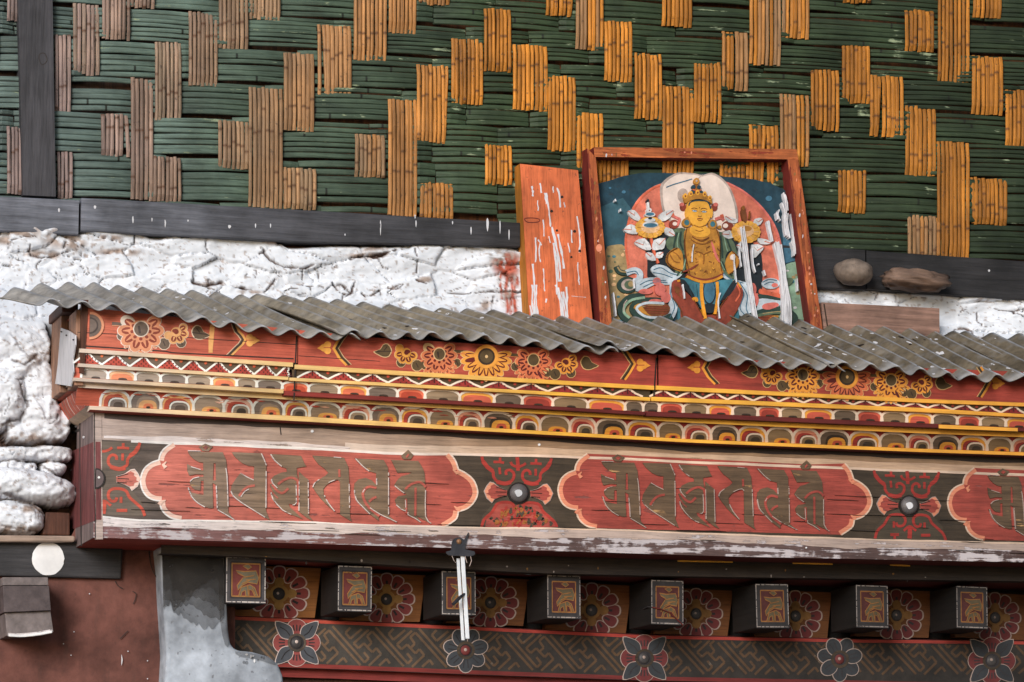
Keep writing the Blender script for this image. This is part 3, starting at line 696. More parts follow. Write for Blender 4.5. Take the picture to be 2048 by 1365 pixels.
for t, w_ in (((322, 1098), 1), ):
    pts = [(324, 1097), (448, 1104), (451, 1150), (450, 1230)]
    lowr = [(446, 1215), (436, 1190), (424, 1205), (412, 1180), (398, 1196), (380, 1176), (366, 1190), (350, 1168), (338, 1172), (328, 1160)]
    for q_ in range(7):
        low2 = []
        for i in range(25):
            x = 448-i*122/24; low2.append((x, 1140+q_*17+14*math.sin(x*.05+q_)+r_.uniform(-5, 5)-(20 if x < 345 else 0)))
        sk.plate([(324, 1097), (448, 1104)]+smooth(low2, False, 3), 'soot', Sj, 1+q_*.3)
sk.plate(smooth([(446, 1110), (452, 1160), (454, 1240), (458, 1288), (450, 1290), (440, 1240), (438, 1160)], n=2), 'soot', Sj, 2.6)
sk.plate(smooth([(470, 1303), (500, 1306), (536, 1315), (552, 1330), (540, 1328), (510, 1318), (480, 1314)], n=2), 'soot', Sj, 2.6)
for _ in range(12):
    x, y = r_.uniform(480, 535), r_.uniform(1304, 1326); sk.plate(ell(x, y, r_.uniform(1, 3), r_.uniform(1.5, 4), 8), 'white_paint' if r_.random() < .6 else 'soot', Sj, 2)
ORG[o.name] = o.location.copy(); sk.build('soot_stain', o)
tag(o, 'blue-grey smoke-stained plaster jamb left of the painted rafter ends', 'jamb')
db = MB(); S = flat(yp-.001)
# small soot and drip marks stay in the plaster material
tb = MB(); YT = .228
tb.hexa([P(-420, 1143, YT), P(242, 1158, YT), P(247, 1085, YT), P(-420, 1070, YT)], .06, 'black_timber')
tbo = tb.build('wall_timber', bevel=.004); tag(tbo, 'black timber set in the wall with a white disc painted on it', 'timber')
ORG[tbo.name] = tbo.location.copy()
dk = MB(); r_ = random.Random(2)
dk.plate([(96+32*(1+r_.uniform(-.02, .02))*math.cos(a), 1118+33.5*(1+r_.uniform(-.02, .02))*math.sin(a)) for a in [i*math.pi/20 for i in range(40)]], 'white_paint', flat(YT), 3)
dk.build('white_disc', tbo)
sb = MB(); YB = .13
fr = [P(14, 1272, YB), P(107, 1264, YB), P(101, 1222, YB), P(10, 1226, YB)]
sb.hexa(fr, .14, 'stub_grey'); sb.hexa([P(8, 1225, YB-.012), P(102, 1221, YB-.012), P(98, 1172, YB-.012), P(6, 1172, YB-.012)], .14, 'stub_dark')
sb.hexa([P(6, 1171, YB), P(97, 1171, YB), P(96, 1155, YB), P(5, 1155, YB)], .14, 'stub_grey')
sb.stroke(smooth([(16, 1270), (40, 1271), (75, 1268), (106, 1262)], False), 8, 'white_chipped', flat(YB), 1)
sb.stroke(smooth([(18, 1271), (50, 1272), (104, 1264)], False), 5, 'white_paint', flat(YB), 2)
tag(sb.build('beam_stub', bevel=.006), 'dark square beam end with a white lower edge, under the white disc', 'beam')
lb = MB(); lb.hexa([P(-420, 1084, .2), P(150, 1084, .2), P(150, 1072, .2), P(-420, 1066, .2)], .12, 'tan_stone')
tag(lb.build('ledge_plank', bevel=.004), 'thin tan ledge between the white boulders and the black timber', 'ledge')
cb = MB(); cb.hexa([P(85, 1070, .25), P(140, 1072, .25), P(140, 1026, .25), P(92, 1024, .25)], .2, 'brown_dark')  # dark filler stands in for the shaded gap between the stones
tag(cb.build('gap_filler', bevel=.004), 'dark brown filler for the dark gap beside the lowest white boulder', 'block')
# ================================================================== LINTEL BEAM WITH THE LETTERED PANELS
XE = P(189, 960, 0).x                      # left end of the beam
XR = P(2560, 960, 0).x                     # it runs on past the right edge of the picture
YBK = .25
beam = thing('lintel_beam', 'long carved lintel beam with three red lettered cartouches over the doorway', 'beam', P(189, 1078, 0))
zb = zline([(202, 1076), (560, 1086), (1060, 1101), (1488, 1114), (2048, 1125), (2560, 1135)], 0)
zt = zline([(186, 815), (600, 838), (1060, 864), (1380, 881), (1840, 899), (2048, 906), (2560, 925)], 0)
zs1 = zline([(186, 832), (600, 853), (1060, 877), (1380, 898), (1840, 913), (2048, 922), (2560, 945)], 0)
zw = zline([(200, 880), (520, 894), (820, 909), (930, 909), (1200, 917), (1690, 938), (1960, 947), (2048, 951), (2560, 972)], 0)
zl = zline([(205, 1035), (280, 1041), (580, 1045), (680, 1049), (980, 1057), (1200, 1060), (1690, 1079), (1960, 1085), (2048, 1088), (2560, 1106)], 0)
xs_b = xr(XE, XR, 90)
b = MB()
b.loft([(zt, 0), (zw, 0), (zl, 0), (zb, 0)], xs_b, ['beam_board', 'beam_dark', 'beam_bottom'])
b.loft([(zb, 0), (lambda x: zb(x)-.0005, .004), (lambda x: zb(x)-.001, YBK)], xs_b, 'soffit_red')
b.loft([(zt, YBK), (zt, 0)], xs_b, 'beam_board')
b.add([(XE, 0, zt(XE)), (XE, YBK, zt(XE)), (XE, YBK, zb(XE)), (XE, 0, zb(XE))], [(0, 1, 2, 3)], 'beam_end_grey')
b.build('board', beam)
S0 = flat(0)
# end grain face, painted in three bands
eb = MB(); EN = (1, 0, 0); ES = lambda x, y: PI(x, y, (XE, 0, 0), EN); nL = Vector((-1, 0, 0))
eb.plate([(133, 908), (188, 884), (189, 1042), (133, 1064)], 'beam_end_red', ES, 1, step=.0006, n=nL)
eb.stroke([(160, 834), (161, 960), (163, 1092)], 1.6, 'black_line', ES, 2, step=.0006, n=nL)
eb.stroke([(137, 868), (160, 860)], 4.5, 'black_line', ES, 2, step=.0006, n=nL)
for x, y in ((141, 846), (152, 853), (168, 875), (139, 932), (142, 940)): eb.plate(ell(x, y, 1.6, 2.6, 7), 'dropping_white', ES, 3, step=.0006, n=nL)
eb.build('end_face', beam)
# corner stile
cs = MB(); cs.hexa([P(190, 1079, -.002), P(206, 1079, -.002), P(203, 826, -.002), P(187, 824, -.002)], .003, 'beam_board')
cs.stroke([(188.5, 826), (189.5, 950), (190.5, 1078)], 1.6, 'black_line', flat(-.003), 1, step=.0003)
cs.plate([(191, 884), (201, 884), (203, 1040), (192, 1040)], 'beam_end_red', flat(-.0022), 1, step=.0003)
cs.build('corner_stile', beam)
# borders
bd = MB()
def along(z0, z1, xa, xb, m, mb, Y=0, layer=1, st=.0006, n=60):
    xs = xr(xa, xb, n); h = mb.off(layer, st)
    mb.add([(x, Y-h, z0(x)) for x in xs]+[(x, Y-h, z1(x)) for x in xs], [(i, i+1, n+i+1, n+i) for i in range(n-1)], m)
X1 = P(206, 960, 0).x
MM = .00125
def wob(f, d, amp=.0016, s=0):
    return lambda x: f(x)+d*MM+amp*(math.sin(x*23+s)*.5+math.sin(x*61+2*s)*.3+math.sin(x*9+s)*.5)
along(zt, wob(zs1, -5, .003), X1, XR, 'dark_band', bd, layer=1)  # dark painted band, combined with the cornice's shadow
along(wob(zw, 2), wob(zw, 17, .002, 1), P(690, 900, 0).x, XR, 'pale_wood_line', bd, layer=1)
along(wob(zw, 3, .002), wob(zw, 11, .003, 2), X1, P(700, 900, 0).x, 'white_chipped', bd, layer=1)
along(wob(zw, -2.2, .0012), wob(zw, 3.0, .0012, .3), P(262, 880, 0).x, XR, 'white_line', bd, layer=2)
along(wob(zl, -16, .004, 3), wob(zl, 1), X1, XR, 'white_chipped', bd, layer=2, n=140)
along(wob(zl, -1.2, .0012), wob(zl, 2.2, .0012, .6), X1, XR, 'white_line', bd, layer=3, n=140)
bd.stroke([(560, 853), (562, 870)], 2, 'black_line', S0, 1)
for x, y, r in ((624, 863, 3), (1078, 890, 2.5), (1612, 1096, 1.6)): bd.plate(ell(x, y, r, r, 8), 'white_paint', S0, 3)
rr = random.Random(5)
for _ in range(46):                                          # long drying cracks in the board
    x = rr.uniform(215, 2040); y0 = 835+.05*x; y = rr.uniform(y0+70, y0+215-.02*x); l = rr.uniform(20, 120)
    bd.stroke([(x+l*t, y+.035*l*t+rr.uniform(-.5, .5)) for t in (0, .25, .5, .75, 1)], rr.uniform(.6, 1.3), 'black_line', S0, 5, taper=True)
bd.build('painted_border', beam)

# cartouche: traced once, laid out three times along the beam
cA1, cA2, cA3 = crop(280, 870, 6.827), crop(520, 870, 6.827), crop(680, 870, 6.827)
lobesL = [cA1('440,110 330,190 275,270 258,345'), cA1('258,345 150,385 60,460 15,560 5,640 30,750 90,840 180,890 275,905'), cA1('275,905 285,1000 340,1080 430,1140 540,1165')]
lobesR = [cA3('1490,250 1570,350 1615,475'), cA3('1615,475 1720,530 1820,620 1870,740 1870,830 1820,930 1730,1010 1612,1050'), cA3('1612,1050 1590,1140 1520,1200 1420,1262')]
sm = lambda p, n=4: smooth(p, False, n)
LL = [sm(p) for p in lobesL]; RR = [sm(p) for p in lobesR]
outline = [q for p in LL for q in p]
outline = outline[::-1]                                       # bottom-left up to top-left
outline = outline+[(344, 886), (520, 894), (820, 909), (898, 907)]+[q for p in RR for q in p]+[(888, 1054.5), (620, 1047), (360, 1040.5)]
def inset(p, cx, cy, d): return [(x+(cx-x)*d/math.hypot(cx-x, cy-y), y+(cy-y)*d/math.hypot(cx-x, cy-y)) for x, y in p]
cent = [[(410, 950), (345, 965), (420, 985)], [(830, 960), (880, 980), (830, 1000)]]
GL = {}
GL['glyph_om'] = dict(body=[cA1(t) for t in ('650,235 1125,240 1170,350 1175,395 900,388 800,375 730,335 680,285', '1030,385 1175,390 1185,560 1195,700 1200,1060 1285,1165 1060,1025 1045,950 1035,690 1030,400', '860,380 1000,385 990,640 985,660 995,1005 940,1005 830,965 740,900 690,830 640,715 700,790 800,815 865,825 865,620 860,400',
        '975,625 1045,625 1045,692 985,658', '640,400 700,435 840,490 868,490 868,545 760,540 670,560 645,500', '868,575 760,580 700,615 675,650 690,700 740,750 820,765 825,630 868,630', '800,170 885,122 990,165 930,228 850,224')], red=[(cA1('850,178 888,150 930,172 890,205'), 0)], hi=[cA1('650,222 820,225'), cA1('690,440 820,480'), cA1('680,640 720,600 800,580'), cA1('650,720 700,850 790,940 880,990'), cA1('1055,1030 1160,1090 1280,1162'), cA1('1165,460 1180,560 1190,800 1195,980'), cA1('1035,700 1045,880 1050,1010')])
GL['glyph_ma'] = dict(body=[cA1('1250,240 1650,255 1690,350 1720,430 1715,1040 1765,1165 1700,1130 1540,1030 1380,930 1270,840 1235,770 1250,690 1300,610 1365,525 1450,575 1550,620 1555,435 1470,425 1390,390 1330,340 1280,290')], red=[(cA1('1345,840 1400,765 1465,715 1562,695'), 4.6)], hi=[cA1('1365,528 1450,578 1545,622'), cA1('1650,258 1690,350 1718,420'), cA1('1715,500 1712,1000'), cA1('1235,770 1270,840 1380,930 1540,1030 1700,1130'), cA1('1370,850 1420,780 1480,745')])
GL['glyph_ni'] = dict(body=[cA2('135,265 555,288 605,400 628,435 540,447 495,455 498,600 430,580 365,500 355,460 290,440 230,390 180,330'), cA2('498,530 365,505 280,520 190,560 148,610 165,670 130,680 160,760 145,790 160,870 220,960 300,1030 420,1090 580,1155 480,1060 400,990 385,945 470,955 490,930 490,680 520,640'), cA2('525,590 530,505 600,575 650,610 655,1090 720,1180 640,1140 525,1050')],
        red=[(cA2('238,680 320,620 420,588 485,615 510,660 507,960'), 4.8), (cA2('160,680 225,765 300,800 380,735'), 4.8), (cA2('150,770 190,825 240,870'), 2.2)], hi=[cA2('140,270 200,360 290,435'), cA2('150,610 170,670 230,730'), cA2('650,620 655,1080'), cA2('145,790 170,880 300,1030 420,1090'), cA2('485,690 488,930 440,960'), cA2('525,620 525,1040')])
GL['glyph_pa'] = dict(body=[cA2('710,285 1140,315 1200,440 1210,600 1225,1130 1250,1190 1170,1140 1090,1090 1090,640 1050,615 980,635 900,690 860,740 865,830 920,940 1020,1060 930,980 840,890 760,790 718,720 740,660 820,600 890,560 930,520 870,460 800,410 750,350')], red=[(cA2('1075,475 1078,580'), 4)], hi=[cA2('715,720 740,660 800,615'), cA2('930,655 1000,625 1060,615 1088,640'), cA2('1208,620 1215,1000'), cA2('870,830 920,930 1010,1045'), cA2('1000,308 1100,318')])
GL['glyph_dme'] = dict(body=[cA3('195,325 590,345 650,450 655,1105 770,1195 640,1135 525,1080 520,1175 400,1085 290,975 215,890 185,760 195,665 250,610 345,590 430,625 492,690 490,525 390,500 310,445 240,380')], red=[(cA3('490,732 400,710 335,745 305,810 330,910 400,1010 530,1115'), 5), (cA3('390,920 430,880 490,852'), 4.4)], hi=[cA3('205,330 300,430 390,500'), cA3('492,600 495,690'), cA3('655,520 655,1090'), cA3('190,760 215,890 290,975 400,1085'), cA3('400,1000 540,1090 650,1140 765,1195'), cA3('300,790 330,745')])
GL['glyph_hum'] = dict(body=[cA3('695,345 1065,360 1125,460 1148,520 1160,700 1160,1130 1240,1215 1100,1145 1040,1105 1100,1200 1010,1140 925,1095 915,1050 830,1020 760,950 745,890 790,840 870,830 905,815 860,785 800,750 735,690 780,620 830,570 920,545 980,515 780,520 740,440'), cA3('830,290 925,208 998,280 960,338 860,338')], red=[(cA3('885,748 960,680 1060,650 1115,668 1162,718'), 4.6), (cA3('893,875 898,1080'), 4.2), (cA3('1025,725 1020,1110'), 4.2), (cA3('890,302 925,262 938,280 905,322'), 0)], hi=[cA3('740,700 800,750 870,800'), cA3('760,960 830,1020 890,1045'), cA3('1160,760 1160,1120 1235,1212'), cA3('920,1060 925,1098 1010,1140 1095,1198'), cA3('885,890 890,1030')])
def cartouche(shift, glyphs, no):
    c = MB(); kw = dict(shift=shift)
    c.plate(outline, 'cartouche_red', S0, 1, **kw)
    for side, cc in ((LL, cent[0]), (RR, cent[1])):
        for i, p in enumerate(side):
            px_ = inset(p, cc[i][0], cc[i][1], 5.2)
            c.stroke(px_, 9.5, 'cartouche_pink', S0, 2, **kw)
            c.stroke(p, 3.0, 'white_line', S0, 3, **kw)
    for t in ([(332, 924), (326, 930), (331, 936)], [(331, 1001), (322, 1004), (318, 1010)], [(905, 940), (913, 947), (918, 944)], [(908, 1013), (914, 1019), (920, 1020)]):
        c.stroke(t, [2, 6, 8], 'cartouche_pink', S0, 4, **kw)
    co = c.build('cartouche', beam)
    for g in glyphs:
        d = GL[g]; gm_ = MB()
        for p in d['body']: gm_.plate(p, 'glyph_wood', S0, 5, **kw)
        for p, w_ in d['red']:
            if w_: gm_.stroke(smooth(p, False, 3) if len(p) > 2 else p, w_, 'cartouche_red', S0, 7, **kw)
            else: gm_.plate(p, 'cartouche_red', S0, 7, **kw)
        for p in d['hi']: gm_.stroke(smooth(p, False, 2), 1.7 if no == 0 else 1.3, 'white_chipped', S0, 8, **kw)
        gm_.build('painted_syllable', beam)
k0 = P(283, 965, 0); allg = list(GL)
def shift_to(a, b):
    p, q = P(*a, 0), P(*b, 0); return Vector((q.x-p.x, 0, q.z-p.z))
cartouche(Vector((0, 0, 0)), allg, 0)
sh2 = shift_to((283, 965), (1118, 984)); cartouche(sh2, allg, 1)
sh3 = shift_to((283, 965), (1897, 1010)); cartouche(sh3, allg, 2)

# scroll ornaments with a metal stud between the cartouches
cS = crop(930, 890, 7.585)
def ornament(shift, half, noisy):
    o_ = MB(); kw = dict(shift=shift)
    def st(t, w_, m='scroll_red', L_=2):
        p = cS(t)
        if half and max(q[0] for q in p) < 1036: return
        o_.stroke(smooth(p, False, 3), w_, m, S0, L_, **kw)
    def pl(p, m, L_=1):
        if half and min(q[0] for q in p) < 1022:
            p = [(max(q[0], 1024), q[1]) for q in p]
        o_.plate(p, m, S0, L_, **kw)
    pl(cS('240,180 1340,205 1310,330 1200,470 1150,560 1190,600 1010,690 980,790 1180,880 1350,1060 1410,1280 230,1260 260,1080 420,900 600,800 640,700 420,590 430,470 290,330'), 'scroll_field')
    if noisy: pl(cS('300,1250 330,1100 470,950 480,880 640,850 760,930 860,880 1080,880 1180,980 1340,1150 1410,1280'), 'cartouche_red', 1.5)
    for t in ('255,178 270,250 330,330 420,400 430,480 480,550 600,580 690,560 735,500 735,430 680,385 620,400 625,460', '1310,205 1290,270 1240,350 1170,410 1140,460 1130,540 1020,590 920,560 870,500 880,420 930,385 980,410 985,460'):
        st(t, 5.5)
    st('790,190 800,300 800,395', 7); st('690,260 720,310 800,335 880,310 920,280', 5); st('430,262 520,262 590,275', 5); st('530,195 530,260', 5); st('990,285 1080,285 1160,292', 5); st('1075,215 1075,285', 5)
    st('520,345 530,450', 5); st('1070,365 1070,470', 5); st('1290,270 1240,350 1170,400', 8); st('270,250 340,340 420,400', 8); st('480,560 600,590 690,565', 8); st('900,560 1020,595 1110,575', 8)
    m = 'scroll_red'
    for t in ('250,1250 290,1130 400,1030 450,950 500,890 620,870 720,900 750,980 700,1050 620,1050 600,1000', '1400,1280 1360,1180 1280,1100 1180,1010 1140,930 1080,890 960,880 890,920 880,1000 920,1060 980,1060 1000,1010'):
        st(t, 5.5, m)
    st('810,1250 820,1150 815,1050', 9, m); st('720,1130 815,1060 920,1130', 5, m); st('500,1190 640,1190', 6, m); st('570,1190 570,1260', 5, m); st('1000,1200 1150,1200', 6, m); st('560,980 560,1080', 5, m); st('1060,1000 1060,1090', 5, m)
    if noisy:
        r_ = random.Random(8)
        for _ in range(90):
            x, y = r_.uniform(380, 1280), r_.uniform(910, 1195)
            if abs(x-810) > 80+(y-850)*1.3: continue
            a = r_.uniform(0, 3.1)
            st('%f,%f %f,%f %f,%f' % (x, y, x+40*math.cos(a), y+40*math.sin(a), x+30*math.cos(a+1), y+60*math.sin(a+.6)), r_.uniform(3, 6), r_.choice(['scroll_orange', 'scroll_field', 'scroll_red', 'scroll_field']), 3)
    # side palmettes
    for fx in (1, -1):
        def mir(p): return p if fx == 1 else [(2*1036.5-a, b_-.034*2*(a-1036.5)) for a, b_ in p]
        if half and fx == -1: continue
        body = mir(cS('985,700 1100,665 1185,600 1240,590 1290,650 1335,740 1290,850 1210,915 1175,860 1100,820 990,790'))
        o_.plate(body, 'petal_line', S0, 3, **kw)
        o_.plate(inset(body, *(mir([(1090, 988)])[0]), 1.6), 'cartouche_pink', S0, 4, **kw)
        o_.plate(mir(cS('985,705 1100,670 1180,625 1235,655 1230,690 1270,720 1265,760 1300,780 1240,800 1230,840 1170,850 1100,815 990,785')), 'cartouche_red', S0, 5, **kw)
        for t in ('1000,735 1160,742', '1000,790 1130,800', '1000,705 1150,668'): o_.stroke(mir(cS(t)), 1.5, 'black_line', S0, 6, taper=False, **kw)
    o_.build('scroll_ornament', beam)
    if half:
        hb_ = MB(); hb_.plate([(1021, 968)]+ell(1022, 987, 17, 20, 14, a0=-math.pi/2, a1=math.pi/2)+[(1021, 1006)], 'black_line', S0, 6, **kw); hb_.plate(ell(1022, 987, 14, 17, 14, a0=-math.pi/2, a1=math.pi/2), 'knob_dome', S0, 7, **kw); hb_.plate(ell(1027, 985, 2.4, 2.4, 8), 'outline_white', S0, 8, **kw); hb_.build('painted_stud', beam); return
    kb = MB(); c_ = P(1036.5, 987, 0)+shift
    kb.plate(ell(1036.5, 987, 21.5, 22), 'black_line', S0, 6, **kw)
    kb.dome(c_+Vector((0, -.005, 0)), .0235, .014, 'knob_dome')
    kb.plate(smooth(cS('755,705 800,680 850,690 870,735 850,770 800,790 770,750'), n=3), 'drip_white', lambda x, y: P(x, y, -.0195), 0, **kw)
    kb.build('metal_stud', beam, smooth=False)
ornament(Vector((0, 0, 0)), False, True)
ornament(shift_to((1036.5, 987), (1817, 1012)), False, False)
ornament(shift_to((1036.5, 987), (207, 958)), True, False)

# ================================================================== CORNICE OVER THE BEAM
YC_T, YC_B = -.056, -.026                  # petals row leans out from bottom to top
cor = thing('petal_cornice', 'long cornice board painted with a row of nested petals between two yellow rails', 'cornice', P(180, 830, -.03))
g1t = [(152, 765.5), (600, 789.8), (1060, 816), (1380, 836.6), (1840, 855), (2048, 862), (2560, 880)]
g1b = [(152, 775), (600, 801), (1060, 827), (1380, 846), (1840, 867), (2048, 875), (2560, 894)]
g2t = [(178, 812), (600, 833), (1060, 861), (1380, 879), (1840, 898), (2048, 905), (2560, 924)]
g2b = [(178, 819.5), (600, 843), (1060, 868), (1380, 885.5), (1840, 904.5), (2048, 911.5), (2560, 931)]
zg1t, zg1b, zg2t, zg2b = zline(g1t, YC_T-.012), zline(g1b, YC_T-.012), zline(g2t, YC_B-.008), zline(g2b, YC_B-.008)
zpT, zpB = zline(g1b, YC_T), zline(g2t, YC_B)
XCL = P(172, 800, -.06).x
XC0 = P(155, 770, YC_T).x
xs_c = xr(XC0, XR, 80)
b = MB()
def cav(t): return YC_T+(YC_B-YC_T)*t
lv = [0, .2, .4, .6, .8, 1.0]
b.loft([((lambda x, t=t: zpT(x)+(zpB(x)-zpT(x))*t), cav(t)) for t in lv], xs_c, 'red_moulding')
b.loft([(zg1t, .26), (zg1t, YC_T)], xs_c, 'red_moulding')
b.build('petal_board', cor)
b = MB()
b.loft([(zg1t, YC_T), (zg1t, YC_T-.012), (zg1b, YC_T-.012), (zpT, YC_T)], xs_c, 'gold_paint', cap=True)
b.build('upper_rail', cor)
b = MB()
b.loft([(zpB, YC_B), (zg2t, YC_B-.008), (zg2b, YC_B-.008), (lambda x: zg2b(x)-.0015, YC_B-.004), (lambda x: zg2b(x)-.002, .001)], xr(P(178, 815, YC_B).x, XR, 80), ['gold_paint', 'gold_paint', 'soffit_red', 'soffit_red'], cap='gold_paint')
b.build('lower_rail', cor)
def SP(x, y):
    Y = -.06
    for _ in range(4):
        p = P(x, y, Y); t = (zpT(p.x)-p.z)/(zpT(p.x)-zpB(p.x)); Y = cav(min(1, max(0, t)))
    return P(x, y, Y)
def line_y(pts, x):
    return float(np.interp(x, [p[0] for p in pts], [p[1] for p in pts]))
PB = [185, 262, 324, 389, 450, 508, 570, 621, 684, 744, 803, 860, 915, 968, 1030, 1082, 1142, 1194, 1256, 1318, 1369, 1424, 1479, 1535, 1588, 1640, 1701, 1762, 1817, 1865, 1921, 1976, 2026, 2080, 2135, 2190, 2245, 2300]
KIND = 'abacbadcb'                          # rough order at the weathered left end
def kind(i):
    if i < 7: return 'abadcba'[i]
    return 'dcba'[(i-7) % 4]
pm = MB(); r_ = random.Random(31)
def arch(x0, x1, yb0, yb1, yt0, yt1, lean=.0, n=9, pw=2.8):
    o = []
    for i in range(n+1):
        a = math.pi*i/n; c, s_ = -math.cos(a), math.sin(a)
        u = (abs(c)**(2/pw))*(1 if c > 0 else -1); v = s_**(2/pw)
        x = (x0+x1)/2+(x1-x0)/2*u; t = (x-x0)/(x1-x0)
        o.append((x+lean*v, (yb0*(1-t)+yb1*t)+((yt0*(1-t)+yt1*t)-(yb0*(1-t)+yb1*t))*v))
    return o
for i in range(len(PB)-1):
    x0, x1 = PB[i]+1.5, PB[i+1]-1.5
    if i == 0: x0 = 205
    yt0, yt1, yb0, yb1 = line_y(g1b, x0)+2.0, line_y(g1b, x1)+2.0, line_y(g2t, x0)-.3, line_y(g2t, x1)-.3
    k = kind(i); w_ = x1-x0; fade = r_.random()
    out = arch(x0-5, x1, yb0, yb1, yt0, yt1, 0)
    oc = {'a': 'lobe_gold', 'b': 'lobe_dark', 'c': 'cartouche_pink', 'd': 'lobe_grey'}[k]
    pm.plate(out, oc, SP, 1, step=.0007)
    if k in 'ac': pm.plate(arch(x0+2, x1-9, yb0, yb1, yt0+8, yt1+8, 0), 'red_moulding', SP, 2, step=.0007)
    if k == 'b': pm.plate(arch(x0+9, x1-7, yb0, yb1, yt0+9, yt1+9, 0), 'beam_dark' if i > 9 else 'lobe_grey', SP, 2, step=.0007)
    pm.stroke(out, 5.0, 'outline_white', SP, 3, step=.0007)
    ia, ib = x0+w_*.22, x1-w_*.16
    ih = (yb0-yt0)*(.52 if k in 'abc' else .32)
    inner = arch(ia, ib, line_y(g2t, ia)-.3, line_y(g2t, ib)-.3, line_y(g2t, ia)-ih, line_y(g2t, ib)-ih, 1)
    ic = {'a': 'lobe_dark', 'b': 'lobe_gold', 'c': 'lobe_grey', 'd': 'lobe_gold'}[k]
    if k in 'ac':
        pm.stroke([(p[0]-1.5, p[1]-1.6) for p in inner], 1.6, 'black_line', SP, 3, step=.0007)
    pm.plate(inner, ic, SP, 4, step=.0007)
    if k in 'ac': pm.stroke(inner, 3.4, 'outline_white', SP, 5, step=.0007)
    cx0, cx1 = ia+(ib-ia)*.25, ib-(ib-ia)*.2
    core = arch(cx0, cx1, line_y(g2t, cx0)-.3, line_y(g2t, cx1)-.3, line_y(g2t, cx0)-ih*.6, line_y(g2t, cx1)-ih*.6, 1)
    pm.plate(core, {'a': 'beam_dark', 'b': 'lobe_coral', 'c': 'beam_dark', 'd': 'lobe_coral'}[k], SP, 5, step=.0007)
    if k in 'bd':
        cx = (cx0+cx1)/2; pm.plate(ell(cx, line_y(g2t, cx)-2.2, 4.5, 2.4, 8), 'garland_dark', SP, 6, step=.0007)
    if i < 14:
        for _ in range(3):                   # flaked patches at the weathered end
            xx, yy = r_.uniform(x0, x1), r_.uniform(yt0+2, yt0+14)
            pm.stroke([(xx-9, yy), (xx, yy+r_.uniform(-1, 2)), (xx+9, yy+1)], r_.uniform(1.5, 4), r_.choice(['red_moulding', 'cartouche_pink', 'lobe_grey']), SP, 4, step=.0007, taper=True)
pm.build('painted_petals', cor)
# returned end of the cornice, going back to the wall
eb = MB(); nst = 8
prof = []
for t in lv: prof.append((cav(t), zpT(XC0)+(zpB(XC0)-zpT(XC0))*t))
xe0 = XC0
rings = []
for (y, z) in prof: rings.append((y, z))
A_, B_ = [], []
for (y, z) in rings:
    o_ = (y-YC_B)*-1.0
    A_.append((xe0+.03-o_*.8, y, z)); B_.append((xe0+.03-o_*.8-.0, .25, z))
n_ = len(A_)
eb.add(A_+B_, [(i, i+1, n_+i+1, n_+i) for i in range(n_-1)], 'red_moulding')
eb.add([A_[0], B_[0], (xe0+.03, .25, zg1t(xe0)), (xe0+.03, YC_T, zg1t(xe0))], [(0, 1, 2, 3)], 'beam_board')
eb.add([A_[-1], B_[-1], (XE+.004, .25, prof[-1][1]-.012), (XE+.004, -.0, prof[-1][1]-.012)], [(0, 1, 2, 3)], 'gold_paint')
r_ = random.Random(4)
for k in range(7):
    y_ = -.02+.034*k
    vs = []
    for i in range(n_):
        p = Vector(A_[i]); vs.append((p.x-.0012, y_+.012*math.sin(i*.7)+.02*i/n_, p.z+.0006))
    w2 = r_.uniform(.003, .009)
    vs2 = [(v[0], v[1]+w2, v[2]) for v in vs]
    eb.add(vs+vs2, [(i, i+1, n_+i+1, n_+i) for i in range(n_-1)], r_.choice(['cartouche_pink', 'lobe_dark', 'lobe_grey', 'cartouche_red']))
eb.build('end_return', cor)
# ================================================================== FASCIA BOXES UNDER THE LITTLE ROOF
YF = -.092
f_top = {0: [(160, 560), (600, 590)], 1: [(600, 560), (1315, 640)], 2: [(1316, 640), (2560, 730)]}
s1t = [[(164, 697.7), (585, 725.8)], [(588, 729.3), (1060, 758), (1308, 772)], [(1311, 771.5), (1840, 798), (2048, 806), (2560, 826)]]
s1b = [[(164, 705.6), (585, 734)], [(588, 738.2), (1060, 766), (1308, 780)], [(1311, 779.6), (1840, 805.5), (2048, 813), (2560, 833)]]
s2t = [[(155, 727), (573.5, 754)], [(576, 755.4), (1060, 781.5), (1296, 795)], [(1299, 793.8), (1840, 816), (2048, 830.7-2), (2560, 850)]]
s2b = [[(154, 733.6), (573, 760)], [(576, 761.6), (1060, 788), (1296, 802)], [(1299, 801.8), (1840, 824.4), (2048, 835), (2560, 857)]]
lbb = [[(144.5, 755), (563.4, 778.6)], [(566, 781.8), (1060, 810.7), (1286, 824)], [(1289, 823), (1840, 847), (2048, 856), (2560, 877)]]
rdb = [[(144.5, 761), (563, 786)], [(566, 790), (1060, 816), (1286, 829.5)], [(1289, 831), (1840, 854), (2048, 862), (2560, 882)]]
ends = [(161, 594.5), (596.5, 1314), (1316.5, 2560)]
peaks = [[175, 232, 287, 338, 386, 436.5, 485, 531, 573], [624.7, 686.5, 745, 806.6, 868.4, 930, 997.3, 1062, 1129, 1194.6, 1255], [1326, 1380.6, 1430, 1479, 1533, 1582, 1631.6, 1682, 1730, 1781, 1830.5, 1880, 1930, 1976, 2027, 2077, 2127, 2177, 2227, 2277]]
lobes = [[160, 165, 217.5, 272.5, 323, 375, 425, 475, 515, 566], [566, 619, 680, 737, 796.5, 851.5, 921, 990, 1046, 1107, 1177, 1252, 1287], [1289, 1320, 1368, 1417, 1466.5, 1517, 1562, 1608, 1667.5, 1715, 1765, 1815, 1866, 1916, 1962, 2013, 2062, 2112, 2162, 2212, 2262]]
lkind = ['rgogrgogr', 'cgoacgoacgoa', 'acgoacgoacgoacgoacgo']
lkind[0] = 'agogagogaa'
c4 = crop(140, 600, 4.452); c6 = crop(600, 640, 4.452); c3 = crop(960, 600, 5.69)
